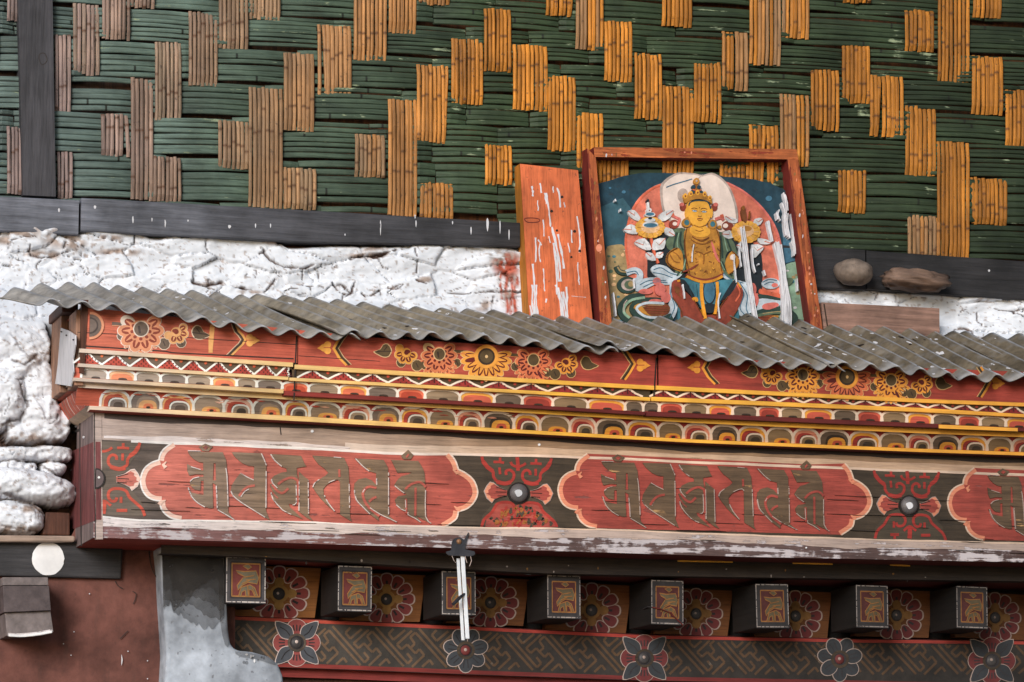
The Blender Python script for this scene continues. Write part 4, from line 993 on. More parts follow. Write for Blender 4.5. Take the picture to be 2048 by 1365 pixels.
YL1, YL2, YL3 = YF-.005, YF+.005, YF+.010   # strip, tooth row, lobe row depths
descr = ['short weathered left fascia box with a faded grey garland', 'middle fascia box with a golden garland, under the roof between its two joints', 'right fascia box with a dark red board and golden garland']
def flower(mb, c, R, S, cols, shift, up=0.0, n=9, a0=-.25, a1=math.pi+.25, core=True, L0=2, sq=1.0):
    """painted half-open blossom: scalloped petals with a pale rim and dark red wedges round a domed core"""
    rim, fill, coreC = cols; kw = dict(step=.0005, shift=shift)
    nn = max(5, n-2)
    da = (a1-a0)/nn
    for i in range(nn):
        a = a0+da*(i+.5)
        px, py = c[0]+R*.70*math.cos(a), c[1]+R*.70*math.sin(a)*sq
        w_ = R*.78*math.sin(da/2)*1.12
        sc = ell(px, py, R*.33, w_, 14, rot=a)
        mb.plate([(q[0]+(q[0]-px)*.10, q[1]+(q[1]-py)*.10) for q in sc], 'garland_cream', S, L0, **kw); mb.plate(sc, rim, S, L0+.7, **kw)
        mb.plate(ell(c[0]+R*.60*math.cos(a), c[1]+R*.60*math.sin(a)*sq, R*.27, w_*.62, 10, rot=a), fill, S, L0+1.4, **kw)
        mb.stroke([(c[0]+R*.45*math.cos(a), c[1]+R*.45*math.sin(a)*sq), (c[0]+R*.8*math.cos(a), c[1]+R*.8*math.sin(a)*sq)], [R*.16, R*.03], rim, S, L0+2, **kw)
    if core:
        mb.plate(ell(c[0], c[1], R*.50, R*.50, 14), rim, S, L0+3, **kw)
        for i in range(7):
            a = a0+(a1-a0)*(i+.5)/7; mb.plate(ell(c[0]+R*.44*math.cos(a), c[1]+R*.44*math.sin(a), R*.13, R*.13, 8), rim, S, L0+3.2, **kw); mb.plate(ell(c[0]+R*.40*math.cos(a), c[1]+R*.40*math.sin(a), R*.08, R*.08, 8), fill, S, L0+3.8, **kw)
        mb.plate(ell(c[0], c[1]-R*.06, R*.36, R*.38, 16), 'garland_cream', S, L0+4.5, **kw); mb.plate(ell(c[0], c[1]-R*.06, R*.31, R*.33, 16), coreC, S, L0+5, **kw)
        mb.stroke([(c[0]-R*.1, c[1]-R*.2), (c[0]-R*.05, c[1]+R*.15)], R*.1, 'garland_dark', S, L0+5.6, **kw)
    else:
        mb.plate(ell(c[0], c[1], R*.42, R*.42, 14), rim, S, L0+3, **kw); mb.plate(ell(c[0], c[1], R*.2, R*.2, 10), fill, S, L0+3.6, **kw)
def leaf(mb, pts, S, shift, veins, L0=2):
    mb.plate(pts, 'garland_cream', S, L0, step=.0005, shift=shift)
    cx = sum(p[0] for p in pts)/len(pts); cy = sum(p[1] for p in pts)/len(pts)
    mb.plate([(p[0]+(cx-p[0])*.12, p[1]+(cy-p[1])*.12) for p in pts], 'garland_olive', S, L0+.8, step=.0005, shift=shift)
    for v in veins: mb.stroke(v, 2.0, 'garland_dark', S, L0+1.5, step=.0005, taper=False, shift=shift)
SF = flat(YF)
def sh(a, b):
    p, q = P(a[0], a[1], YF), P(b[0], b[1], YF); return Vector((q.x-p.x, 0, q.z-p.z))
boxes = []
for k in range(3):
    xa, xb = ends[k]
    x0, x1 = P(xa, 690, YF).x, P(xb, 720, YF).x
    bx = thing('fascia_box', descr[k], 'fascia', P(xa, 780, YF), 'painted fascia boxes under the roof'); boxes.append(bx)
    xs = xr(x0, x1, 40)
    zz = [zline(q[k], YL1) for q in (s1t, s1b, s2t, s2b, lbb, rdb)]
    zs1t, zs1b, zs2t, zs2b, zlb, zrd = zz
    ztop = zline([(66, 604), (735, 675), (1300, 709), (1690, 731), (2048, 744), (2560, 774)], YF)
    b = MB()
    zs1tf = zline(s1t[k], YF)
    b.loft([(ztop, YF+.33), (ztop, YF), (zs1tf, YF)], xs, 'red_board')
    xbk = xr(x0, x1+.02, 12); b.loft([(ztop, YF+.04), (zrd, YF+.04)], xbk, 'garland_dark')
    if k == 0:                                # horizontal joints between its boards
        b.stroke([(161, 692), (330, 703), (345, 706), (587, 718)], 2.4, 'black_line', SF, 1); b.stroke([(155, 665), (380, 676), (594, 690)], 1.3, 'black_line', SF, 1)
    if k == 1: b.stroke([(597, 712), (700, 719), (760, 723)], 1.1, 'black_line', SF, 1)
    yj = 672 if k == 0 else 716; b.hexa([P(xb-2.6, yj, YF-.0006), P(xb-8, 800, YF-.0006), P(xb-5, 800, YF-.0006), P(xb+.2, yj, YF-.0006)][::-1], .001, 'black_line') if k < 2 else None
    b.build('fascia_board', bx)
    xs = [x-(.0) for x in xs]
    xl0, xl1 = P({0: 158, 1: 590, 2: 1312}[k], 720, YL1).x, P({0: 586, 1: 1308, 2: 2560}[k], 740, YL1).x
    b = MB(); b.loft([(zs1t, YF+.002), (zs1t, YL1), (zs1b, YL1), (zs1b, YL2)], xr(xl0, xl1, 40), 'gold_paint', cap=True); b.build('upper_strip', bx)
    xm0, xm1 = P({0: 155, 1: 577, 2: 1300}[k], 740, YL2).x, P({0: 575, 1: 1297, 2: 2560}[k], 750, YL2).x
    b = MB(); b.loft([(zs1b, YL2), (zs2t, YL2)], xr(xm0, xl1, 40), 'tooth_ground'); ST = flat(YL2)
    ym = lambda x: (line_y(s1b[k], x), line_y(s2t[k], x))
    pk = peaks[k]
    for i, x in enumerate(pk):
        xl = (pk[i-1]+x)/2 if i else x-(pk[1]-pk[0])/2; xr_ = (x+pk[i+1])/2 if i+1 < len(pk) else min(x+(pk[-1]-pk[-2])/2, {0: 578, 1: 1298, 2: 9999}[k])
        tops = ym(x)
        pts = [(xl, ym(xl)[1]-.5), (xl+(x-xl)*.45, ym(xl)[1]-(ym(x)[1]-ym(x)[0])*.45), (x-4, tops[0]+2.5), (x, tops[0]+1), (x+4, tops[0]+2.5), (x+(xr_-x)*.5, ym(xr_)[1]-(ym(x)[1]-ym(x)[0])*.45), (xr_, ym(xr_)[1]-.5)]
        b.plate(pts, 'tooth_red', ST, 1)
        b.stroke(pts, 3.8, 'outline_white', ST, 2)
        for r in range(4):                    # stepped dark stitches
            hw = (xr_-xl)/2*(.16+.19*r); y_ = tops[0]+6+r*4.2
            for q in range(r+2):
                xx = x-hw+2*hw*q/(r+1)
                if y_ < ym(xx)[1]-2: b.plate([(xx-1.3, y_-1.2), (xx+1.3, y_-1.2), (xx+1.3, y_+1.4), (xx-1.3, y_+1.4)], 'tooth_dark', ST, 2)
        b.stroke([(x, tops[0]+1), (x-1, tops[0]+9)], 1.8, 'tooth_dark', ST, 3)
        if i+1 < len(pk): b.plate(ell(xr_, ym(xr_)[0]+4.5, 3.0, 2.8, 8), 'orange_dot', ST, 2)
    b.build('tooth_row', bx)
    b = MB(); b.loft([(zs2t, YL2), (zs2t, YL1), (zs2b, YL1), (zs2b, YL3)], xr(xm0, xm1, 40), 'gold_paint', cap=True); b.build('middle_strip', bx)
    xq0, xq1 = P({0: 146, 1: 567, 2: 1290}[k], 770, YL3).x, P({0: 565, 1: 1287, 2: 2560}[k], 790, YL3).x
    b = MB(); xs2 = xr(xq0, xq1, 40)
    b.loft([(zs2b, YL3), (zlb, YL3)], xs2, 'red_moulding'); SL = flat(YL3)
    lb = lobes[k]; ks = lkind[k]
    for i in range(len(lb)-1):
        a_, c_ = lb[i]+.8, lb[i+1]-.8
        kd = ks[i % len(ks)]
        if c_-a_ < 12: continue
        yt_, yb_ = (line_y(s2b[k], a_)+1.8, line_y(s2b[k], c_)+1.8), (line_y(lbb[k], a_)-.2, line_y(lbb[k], c_)-.2)
        out = arch(a_-4, c_, yb_[0], yb_[1], yt_[0], yt_[1], 0, 9, 3.2)
        ol = {'c': 'lobe_coral', 'g': 'lobe_grey', 'o': 'lobe_gold', 'a': 'lobe_dark', 'r': 'lobe_coral'}[kd]
        b.plate(out, ol, SL, 1)
        if kd in 'oc': b.plate(arch(a_+4, c_-7, yb_[0], yb_[1], yt_[0]+7, yt_[1]+7, 0, 9, 3.2), 'lobe_coral' if kd == 'o' else 'orange_dot', SL, 2)
        if kd == 'g': b.plate(arch(a_+4, c_-7, yb_[0], yb_[1], yt_[0]+7, yt_[1]+7, 0, 9, 3.2), 'lobe_grey', SL, 2)
        b.stroke(out, 4.6, 'outline_white', SL, 3)
        xm = (a_+c_)/2; b.plate(arch(xm-9, xm+9, line_y(lbb[k], xm-9)-.2, line_y(lbb[k], xm+9)-.2, line_y(lbb[k], xm-9)-4, line_y(lbb[k], xm+9)-4, 0, 6), 'garland_dark', SL, 3)
    b.build('lobe_row', bx)
    b = MB()
    b.loft([(zlb, YL3), (zlb, YL1+.004), (zrd, YL1+.006), (zrd, YL3+.10)], xs2, 'gold_paint' if k == 0 else 'soffit_red', cap=True)
    if k == 2:
        xg = P(1878, 850, YL1).x; h_ = .0012
        xs3 = xr(xg, P(2036, 850, YL1).x, 10); b.loft([(lambda x: zlb(x)-.001, YL1+.002), (lambda x: zrd(x)-.002, YL1+.002)], xs3, 'gold_paint')
    b.build('lower_strip', bx)
    # garland and brackets
    gsh = [sh((972, 714), (181, 652)), Vector((0, 0, 0)), sh((972, 714), (1693, 755))][k]
    g = MB()
    big, small = (('garland_coral' if k != 2 else 'garland_gold', 'garland_red', 'garland_olive'), ('garland_gold', 'garland_red', 'garland_olive'))
    def inb(x): return k != 0 or x > 972
    for sx in (-1, 1):
        if not inb(972+sx*60): continue
        X = lambda d: 972+sx*d
        def Yc(x): return 714+.062*(x-972)
        for d, dy, r in ((58, 16, 9), (66, 12, 8), (138, 26, 12), (122, 24, 10), (170, 22, 10)):
            x = X(d); leaf(g, ell(x, Yc(x)+dy, r, r*1.05, 10), SF, gsh, [[(x-2, Yc(x)+dy-5), (x+2, Yc(x)+dy+4)]], 1)
        g.stroke([(X(40), Yc(X(40))-6), (X(70), Yc(X(70))-6)], 8, 'garland_olive', SF, 1, shift=gsh); g.stroke([(X(40), Yc(X(40))-3), (X(70), Yc(X(70))-3)], 1.5, 'garland_coral', SF, 2, shift=gsh)
        lx = [(188, -4), (196, -16), (206, -14), (212, -4), (226, 2), (216, 8), (206, 12), (194, 10)]
        leaf(g, smooth([(X(d), Yc(X(d))+dy+2) for d, dy in lx], n=2), SF, gsh, [[(X(190), Yc(X(190))+1), (X(218), Yc(X(218))+3)], [(X(198), Yc(X(198))-8), (X(204), Yc(X(204)))]], 1)
        x = X(160); flower(g, (x, Yc(x)+2), 23, SF, small if k != 2 else big, gsh, n=7, a0=-1.0 if sx > 0 else 0, a1=math.pi if sx > 0 else math.pi+1.0, core=False)
        g.plate(ell(x-2*sx, Yc(x), 6, 4, 8), 'garland_red', SF, 8, step=.0005, shift=gsh)
        x = X(94); flower(g, (x, Yc(x)+8), 40, SF, big, gsh, n=13, a0=.1, a1=math.pi-.1, core=False, L0=1); flower(g, (x, Yc(x)+3), 35 if k else 42, SF, big, gsh, n=10, a0=-.9, a1=math.pi+.9)
    flower(g, (972, 716), 50, SF, small if k != 2 else ('garland_coral', 'garland_red', 'garland_olive'), gsh, n=13, a0=-.35, a1=math.pi+.35, core=False, sq=.86) if k else None
    if k == 0:
        hd = lambda r: [(970, 714-r)]+ell(970, 714, r, r, 14, a0=-math.pi/2, a1=math.pi/2)+[(970, 714+r)]
        for r, m_, l_ in ((27, 'garland_coral', 6), (22, 'garland_olive', 7), (16, 'garland_dark', 8), (13, 'garland_olive', 9)): g.plate(hd(r), m_, SF, l_, step=.0005, shift=gsh)
    else: g.plate(ell(972, 714, 24, 24), 'garland_gold', SF, 7.2, step=.0005, shift=gsh); g.plate(ell(972, 714, 17, 17), 'garland_dark', SF, 7.8, step=.0005, shift=gsh); g.plate(ell(972, 714, 13, 13), 'garland_olive', SF, 8.4, step=.0005, shift=gsh); g.plate(ell(972, 714, 3, 3.4, 8), 'garland_cream', SF, 9, step=.0005, shift=gsh)
    if k == 0:
        g2 = MB()
        for i in range(0): pass
    g.build('painted_garland', bx)
    brR = c3('1640,560 1700,650 1755,730 1700,820 1640,905'); brL = c6('400,120 345,190 305,255 350,330 420,400')
    def bracket(line, tref, sx, s_):
        g = MB()
        g.stroke(line, 8, 'garland_gold', SF, 1, shift=s_); g.stroke([(p[0]-sx*4.5, p[1]) for p in line], 6, 'garland_olive', SF, 2, shift=s_); g.stroke([(p[0]-sx*3.5, p[1]) for p in line], 2.2, 'garland_dark', SF, 3, shift=s_); g.stroke([(p[0]-sx*8, p[1]) for p in line], 1.2, 'garland_cream', SF, 3, shift=s_)
        tx_, ty_ = tref
        for dx, dy, r in ((0, -6, 7), (0, 6, 7), (7, 0, 8)): g.plate(ell(tx_+sx*dx, ty_+dy, r, r, 12), 'garland_gold', SF, 2, shift=s_)
        g.plate([(tx_+sx*10, ty_-6), (tx_+sx*21, ty_+1), (tx_+sx*10, ty_+6)], 'garland_gold', SF, 2, shift=s_)
        g.stroke([(tx_-sx*4, ty_), (tx_+sx*8, ty_)], 1.3, 'red_board', SF, 3, shift=s_)
        g.build('painted_bracket', bx)
    if k == 1: bracket(brL, (655, 696), -1, Vector((0, 0, 0))); bracket(brR, (1280, 731), 1, Vector((0, 0, 0)))
    if k == 0:
        bracket(smooth(c4('1470,215 1500,290 1555,355 1500,420 1430,490'), False, 2), (499, 681), 1, Vector((0, 0, 0)))
        g = MB(); g.stroke([(425, 650), (422, 680), (421, 706)], [9, 10, 8], 'garland_gold', SF, 1); g.build('painted_stripe', bx)
    if k == 2: bracket(brL, (655, 696), -1, sh((668, 697), (1406, 736))); bracket(brR, (1280, 731), 1, sh((1268, 728), (1979, 764)))
    if k == 0:
        # bare timber end of the row of boxes, with a nailed zinc strip
        XB0 = P(161, 700, YF).x
        e = MB()
        zt_, zb_ = ztop(XB0), zrd(XB0)
        zlow = P(75, 786, .2).z
        e.box(XB0-.012, XB0+.02, .115, .25, zlow-.01, P(75, 628, .2).z, 'brown_endwood')
        e.box(XB0+.012, XB0+.03, .01, .115, zlow, zt_, 'brown_dark')
        e.build('end_plank', bx, bevel=.002)
        e = MB(); e.box(XB0-.010, XB0+.012, YF+.012, .018, P(150, 775, -.05).z, zt_-.004, 'brown_endwood'); e.build('end_stile', bx, bevel=.003)
        e = MB(); e.hexa([P(160, 745, YF-.003), P(168, 748, YF-.003), P(177, 600, YF-.003), P(163, 600, YF-.003)], .012, 'brown_dark'); e.build('edge_board', bx)
        e = MB(); px0 = (XB0-.016, 0, 0); Z = lambda x, y: PI(x, y, px0, (1, 0, 0))
        e.plate([(111, 768), (142, 773), (147, 745), (146, 720), (151, 690), (151, 671), (138, 662), (122, 656), (119, 690), (116, 730)], 'zinc_strip', Z, 1, n=Vector((-1, 0, 0)), th=.003)
        for x, y in ((124, 664), (134, 671), (148, 680)): e.plate(ell(x, y, 1.4, 1.6, 8), 'black_line', Z, 3, n=Vector((-1, 0, 0)))
        e.build('zinc_strip', bx)
        e = MB(); e.box(XB0-.02, XB0+.02, .06, .25, P(90, 628, .1).z, P(90, 609, .1).z, 'brown_dark'); e.build('end_block', bx, bevel=.003)

# ================================================================== CORRUGATED ROOF SHEETS
mat('roof_fibre', [(166, 160, 154), (148, 137, 120), (130, 117, 97)], grain='n', var=.34, blot=.34, specks=.35, bump=.5, rough=.7)
def roof_material():
    m = MT['roof_fibre']; N, L = m.node_tree.nodes, m.node_tree.links; B = N['Principled BSDF']
    src = B.inputs['Base Color'].links[0].from_socket
    at = N.new('ShaderNodeAttribute'); at.attribute_name = 'nd'         # silvery lower edge; crests lightened to paint in ridge highlights
    gn = N.new('ShaderNodeNewGeometry')
    nz = N.new('ShaderNodeTexNoise'); nz.inputs['Scale'].default_value = 26; nz.inputs['Detail'].default_value = 5; L.new(gn.outputs['Position'], nz.inputs['Vector'])
    mu = N.new('ShaderNodeMath'); mu.operation = 'MULTIPLY_ADD'; L.new(at.outputs['Fac'], mu.inputs[0]); mu.inputs[1].default_value = 1.0
    sb_ = N.new('ShaderNodeMath'); sb_.operation = 'SUBTRACT'; L.new(nz.outputs['Fac'], sb_.inputs[0]); sb_.inputs[1].default_value = .5; L.new(sb_.outputs[0], mu.inputs[2])
    mx = N.new('ShaderNodeMix'); mx.data_type = 'RGBA'; mu.use_clamp = True
    L.new(mu.outputs[0], mx.inputs[0]); L.new(src, mx.inputs[6]); mx.inputs[7].default_value = lin((164, 166, 172))
    L.new(mx.outputs[2], B.inputs['Base Color'])
roof_material()
YR0, YR1 = .36, -.145
def roof_sheet(label, bl, br, fr, fl, ncor, lift, phase=0.0, yb=YR0, yf=YR1, curl=0.0, seed=0, spots=30, cut=None):
    b = MB(); r_ = random.Random(seed)
    A0, A1, B1, B0 = P(*bl, yb), P(*br, yb), P(*fr, yf), P(*fl, yf)
    U, V = ncor*14+1, 22
    nrm = (A1-A0).cross(A0-B0).normalized()
    if nrm.z < 0: nrm = -nrm
    top_, und, nd = [], [], []
    ph = r_.uniform(0, 6)
    def pos(u, v):
        bp = A0*(1-u)+A1*u
        if cut:                                # this sheet's upper corner is cut off slantwise
            xs_ = [q[0] for q in cut]; c_ = [P(q[1], q[2], q[3]) for q in cut]
            bp = Vector([float(np.interp(u, xs_, [w_[a] for w_ in c_])) for a in range(3)])
        p = bp*(1-v)+(B0*(1-u)+B1*u)*v
        c = math.cos(2*math.pi*(u*ncor)+phase)
        d = .0092*c+lift+.004*math.sin(u*5+ph)*v+.003*math.sin(v*4+u*9+ph)
        if curl: d += curl*max(0, 1-u*ncor/1.2)**2*(.3+.7*v)
        jag = (.004*math.sin(u*37+ph)+.003*math.sin(u*91))*(1 if v > .99 else 0)
        return p+nrm*d-(A0-B0).normalized()*jag, c
    for j in range(V):
        for i in range(U):
            p, c = pos(i/(U-1), j/(V-1)); top_.append(p); und.append(p-nrm*.003)
            v = j/(V-1); nd.append(max(0, (v-.86)/.14)*.4+max(0, c-.86)*7*.7)
    n = U*V
    fs = [(j*U+i, j*U+i+1, (j+1)*U+i+1, (j+1)*U+i) for j in range(V-1) for i in range(U-1)]
    fs += [(n+j*U+i, n+(j+1)*U+i, n+(j+1)*U+i+1, n+j*U+i+1) for j in range(V-1) for i in range(U-1)]
    for i in range(U-1): fs += [(i, n+i, n+i+1, i+1), ((V-1)*U+i, (V-1)*U+i+1, n+(V-1)*U+i+1, n+(V-1)*U+i)]
    for j in range(V-1): fs += [(j*U, (j+1)*U, n+(j+1)*U, n+j*U), (j*U+U-1, n+j*U+U-1, n+(j+1)*U+U-1, (j+1)*U+U-1)]
    b.add(top_+und, fs, 'roof_fibre'); b.nd[(0, len(b.v))] = np.array(nd+nd)
    cl = None
    for _ in range(spots):                     # droppings and scuffs lying on the sheet
        u, v = r_.uniform(.02, .98), r_.uniform(.05, .96); lu, lv_ = r_.uniform(.0016, .0062)*8/ncor, r_.uniform(.008, .034)
        if r_.random() < .65 and cl: u, v = cl[0]+r_.gauss(0, .035), cl[1]+r_.gauss(0, .10)
        else: cl = (u, v)
        u, v = min(.98, max(.02, u)), min(.96, max(.04, v))
        if r_.random() < .12: lu *= 2.5
        ring = []
        for q in range(9):
            a = 2*math.pi*q/9; k_ = r_.uniform(.6, 1.1)
            p, c = pos(min(1, max(0, u+lu*math.cos(a)*k_+.4*lu*math.sin(a))), min(1, max(0, v+lv_*math.sin(a)*k_))); ring.append(p+nrm*.0009)
        b.add(ring, [tuple(range(9))], 'dropping_white' if r_.random() < .8 else 'black_line')
    o = b.build('roof_sheet', smooth=True)
    return tag(o, label, 'roof sheet', 'corrugated sheets of the little roof')
# sheets run left to right, each lapping over the one to its left
roof_sheet('leftmost corrugated sheet, tapering to a point over the white wall', (-25, 592), (548, 602), (722, 676), (66, 601), 11, 0, phase=2.2, seed=1, spots=50, cut=[(0, -8, 592, YR1+.12), (.13, 70, 577, .12), (.30, 172, 569, .30), (.42, 235, 575, YR0), (1.0, 548, 604, YR0)])
roof_sheet('corrugated sheet lapping over the leftmost one, above the middle fascia garland', (478, 599), (1052, 639), (1240, 705), (672, 669), 11, .008, phase=1.9, curl=.009, seed=2, spots=70)
roof_sheet('corrugated sheet below the orange board and the painted relief, its left corner lifted', (1036, 641), (1484, 647), (1690, 745), (1190, 699), 9, .009, phase=2.9, curl=.012, seed=3, spots=95)
roof_sheet('corrugated sheet below the brown wooden block, edge overlapping near the seated figure', (1452, 640), (1920, 677), (2110, 768), (1650, 742), 9, .012, phase=1.7, curl=.010, seed=4, spots=150)
roof_sheet('rightmost corrugated sheet, running out of the picture below the white stones', (1895, 676), (2420, 704), (2620, 800), (2052, 762), 10, .015, phase=2.2, curl=.004, seed=5, spots=70)
# the boards that carry the roof stay hidden inside the boxes
# ================================================================== RECESS UNDER THE BEAM
pk_ = MB(); YP_ = .115
ztp = zline([(300, 1084), (1060, 1104), (2048, 1128), (2560, 1138)], YP_)
zbp = zline([(300, 1106), (533, 1115), (847, 1136-2), (1060, 1146), (1300, 1152), (2048, 1163), (2560, 1172)], YP_)
xs = xr(P(322, 1100, YP_).x, XR, 50)
pk_.loft([(lambda x: ztp(x)+.02, YP_), (zbp, YP_), (zbp, YP_+.05)], xs, 'plank_dark')
S = flat(YP_); r_ = random.Random(9)
for _ in range(18): 
    x = r_.uniform(520, 1980); y = 1100+.027*(x-300)+r_.uniform(6, 24); pk_.plate(ell(x, y, r_.uniform(1, 2.4), r_.uniform(1, 3.4), 7), r_.choice(['hub_rim', 'black_line', 'dash_white']), S, 1)
for x, w_ in ((1410, 110), (1625, 80), (1800, 40)): pk_.plate([(x-w_/2, 1121+.02*(x-1410)), (x+w_/2, 1123+.02*(x-1410)), (x+w_/2, 1126+.02*(x-1410)), (x-w_/2, 1124+.02*(x-1410))], 'gold_paint', flat(YP_-.004), 1)
tag(pk_.build('recessed_plank'), 'dark recessed plank running under the lintel beam above the rafter ends', 'plank')
sb2 = MB(); YO = .345
zso = zline([(533, 1136), (847, 1150), (1060, 1160), (1300, 1175), (1640, 1180), (2048, 1187), (2560, 1196)], YO)
sb2.loft([(zbp, YP_+.048), (lambda x: zso(x)+.012, YO+.05)], xr(P(440, 1110, YP_).x, XR, 40), 'soffit_red')
sb2.loft([(lambda x: zso(x)+.012, YO+.05), (lambda x: zso(x)-.35, YO+.05)], xr(P(440, 1110, YP_).x, XR, 40), 'rafter_black')
tag(sb2.build('soffit_board'), 'dark red soffit boards between the rafter ends and the plank above them', 'soffit')

# rafter end: built once, copied along the beam
rpos = [(452, 1113), (676, 1131), (883, 1142), (1094, 1150), (1302, 1159.6), (1510, 1168), (1711, 1170), (1912, 1172), (2113, 1180), (2314, 1188)]
fpos = [(558, 1188), (773, 1199), (981, 1206), (1183, 1221), (1392, 1228), (1591, 1232.6), (1793, 1231), (1990, 1236), (2190, 1243), (2390, 1250)]
YRF = .15
p0 = P(676, 1131, YRF); wR, hR, dR = P(746, 1134, YRF).x-p0.x, p0.z-P(676, 1221, YRF).z, .17
def label_n(i, words): return words[i]
rw_ = ['beside the grey jamb, first of the row', 'second of the row, left of the hanging rods', 'behind the two hanging white rods', 'just right of the hanging rods, fourth of the row', 'with a thin red wire across its face', 'sixth of the row, before the row falls into shade', 'in shade, second from the right edge of the picture', 'in deep shade at the right edge of the picture', 'beyond the right edge', 'farthest beyond the right edge']
raf = thing('rafter_end', 'painted rafter end '+rw_[0], 'rafter', p0, 'painted rafter ends under the beam')
b = MB(); x0, z1 = p0.x, p0.z; z0 = z1-hR; x1 = x0+wR
b.box(x0, x1, YRF, YRF+dR, z0, z1, 'rafter_black'); b.build('beam_end', raf, bevel=.002)
SR = lambda u, v: Vector((x0+wR*u, YRF, z1-hR*v))
def ru(txt): return [tuple(float(q)/100 for q in t.split(',')) for t in txt.split()]
b = MB()
kw = dict(step=.0006)
for q in ('0,0 100,0 88,12 12,12', '100,0 100,100 88,88 88,12', '100,100 0,100 12,88 88,88', '0,100 0,0 12,12 12,88'): b.plate(ru(q), 'rafter_border', SR, 1, **kw)
rd = random.Random(17)
for q in ('1,2 99,2', '98,2 98,98', '98,97 2,97', '2,98 2,2'):
    (ax, ay), (bx_, by) = ru(q); t = 0
    while t < 1:
        l = rd.uniform(.04, .22); t2 = min(1, t+l); b.stroke([(ax+(bx_-ax)*t, ay+(by-ay)*t), (ax+(bx_-ax)*t2, ay+(by-ay)*t2)], rd.uniform(.014, .026), 'dash_white', SR, 2, **kw); t = t2+rd.uniform(.0, .05)
for q in ('12,12 88,12', '88,12 88,88', '88,88 12,88', '12,88 12,12'): b.stroke(ru(q), .03, 'petal_black', SR, 2, **kw)
b.build('border', raf)
b = MB(); b.plate(ru('13,13 87,13 87,87 13,87'), 'rafter_red', SR, 1, **kw)
for q in ('15,15 85,15', '85,15 85,85', '85,85 15,85', '15,85 15,15'): b.stroke(ru(q), .03, 'rafter_ochre', SR, 2, **kw)
b.build('red_panel', raf)
b = MB()
for q in ('25,30 45,32 75,30 82,45 78,58 55,55 40,62 30,72 28,62 40,48 45,42 30,36', '38,66 60,60 72,66 80,84 72,84 66,72 58,70 58,84 50,84 48,72 40,76 38,84 32,84', '42,20 55,16 64,22 55,27'):
    b.plate(ru(q), 'rafter_green', SR, 3, **kw); b.stroke(ru(q), .022, 'rafter_ochre', SR, 4, closed=True, **kw)
for q in ('45,44 70,40', '50,50 74,48', '40,58 60,50', '54,62 56,82', '66,66 74,82'): b.stroke(ru(q), .02, 'rafter_ochre', SR, 5, **kw)
b.build('painted_syllable', raf)
for i, p in enumerate(rpos):
    q = P(*p, YRF)
    o = raf if i == 1 else copy_tree(raf)
    o.location = q; o['label'] = 'painted rafter end '+rw_[i]
    o.rotation_euler = (0, r_.uniform(-.022, .022), 0); o.scale = (1.12 if i == 0 else r_.uniform(.97, 1.02), 1, r_.uniform(.98, 1.03))
    if i >= 8: pass
# ochre infill boards, each with a half-hidden flower, built once
cF = crop(1040, 1120, 8.533)
x0f, z0f = P(1163, 1154, YO).x, P(1183, 1221, YO)
org = P(1183, 1221, YO)
ow_ = ['beside the first rafter end', 'left of the hanging rods', 'right of the hanging rods', 'between the fourth and fifth rafter ends', 'between the fifth and sixth rafter ends', 'between the sixth and seventh rafter ends', 'dim one between the two last rafter ends', 'dimmest one at the right edge of the picture', 'beyond the right edge', 'farthest beyond the right edge']
inf = thing('infill_board', '', 'board', org, 'ochre boards with flowers between the rafter ends')
SO = flat(YO)
b = MB(); fr = [P(1095, 1263, YO), P(1249, 1267, YO), P(1260, 1173, YO), P(1095, 1166, YO)]
b.hexa(fr, .03, 'ochre_board'); b.build('board', inf)
def petal_fan(mb, c, R, n, S, fill, line, L0=1, wid=.32, ang0=0, step=.0006, gap=None, black=True, sq=1.0, order=None):
    for i in (order or range(n)):
        a = ang0+2*math.pi*i/n
        ca, sa = math.cos(a), math.sin(a)*sq
        pts = []
        for q in range(13):
            t = q/12*math.pi; u = -math.cos(t)   # tip is round, foot narrow
            rad = R*(.42+.58*(u+1)/2); w_ = R*wid*math.sin(t)**.8*(.55+.45*(u+1)/2)
            pts.append((rad, w_))
        pts = [(r, w_) for r, w_ in pts]+[(r, -w_) for r, w_ in pts[::-1][1:-1]]
        P2 = [(c[0]+r*ca-w_*math.sin(a), c[1]+(r*math.sin(a)+w_*math.cos(a))*sq) for r, w_ in pts]
        l = L0+(i % 2)*1.2
        mb.plate(P2, line, S, l, step=step)
        cx, cy = c[0]+R*.66*ca, c[1]+R*.66*sa
        mb.plate([(p[0]+(cx-p[0])*.16, p[1]+(cy-p[1])*.13) for p in P2], fill, S, l+.6, step=step)
        if black:
            for d in (-.07, .07) if black == 2 else (0,):
                aa = a+d*2.2
                mb.stroke([(c[0]+R*.50*math.cos(aa), c[1]+R*.50*math.sin(aa)*sq), (c[0]+R*.70*math.cos(aa), c[1]+R*.70*math.sin(aa)*sq)], R*.075, 'petal_black', S, l+1.0, step=step)
b = MB(); cx, cy = 1183, 1221
petal_fan(b, (cx, cy), 57, 12, SO, 'petal_red', 'petal_line', wid=.27, sq=.94)
for a in (0, math.pi/2, math.pi, -math.pi/2): b.plate(ell(cx+23*math.cos(a), cy+22*math.sin(a), 9.5, 9, 10), 'hub_rim', SO, 4, step=.0006)
b.build('flower_petals', inf)
b = MB(); b.plate(ell(cx, cy, 17.5, 17.5, 20), 'hub_rim', SO, 5, step=.0006); c_ = P(cx, cy, YO-.003)
b.dome(c_, .0155, .008, 'hub_black'); c2 = P(cx-1, cy-1, YO-.011)
b.dome(c2+Vector((0, .001, 0)), .0035, .003, 'petal_line', seg=10, rings=3)
b.build('flower_hub', inf)
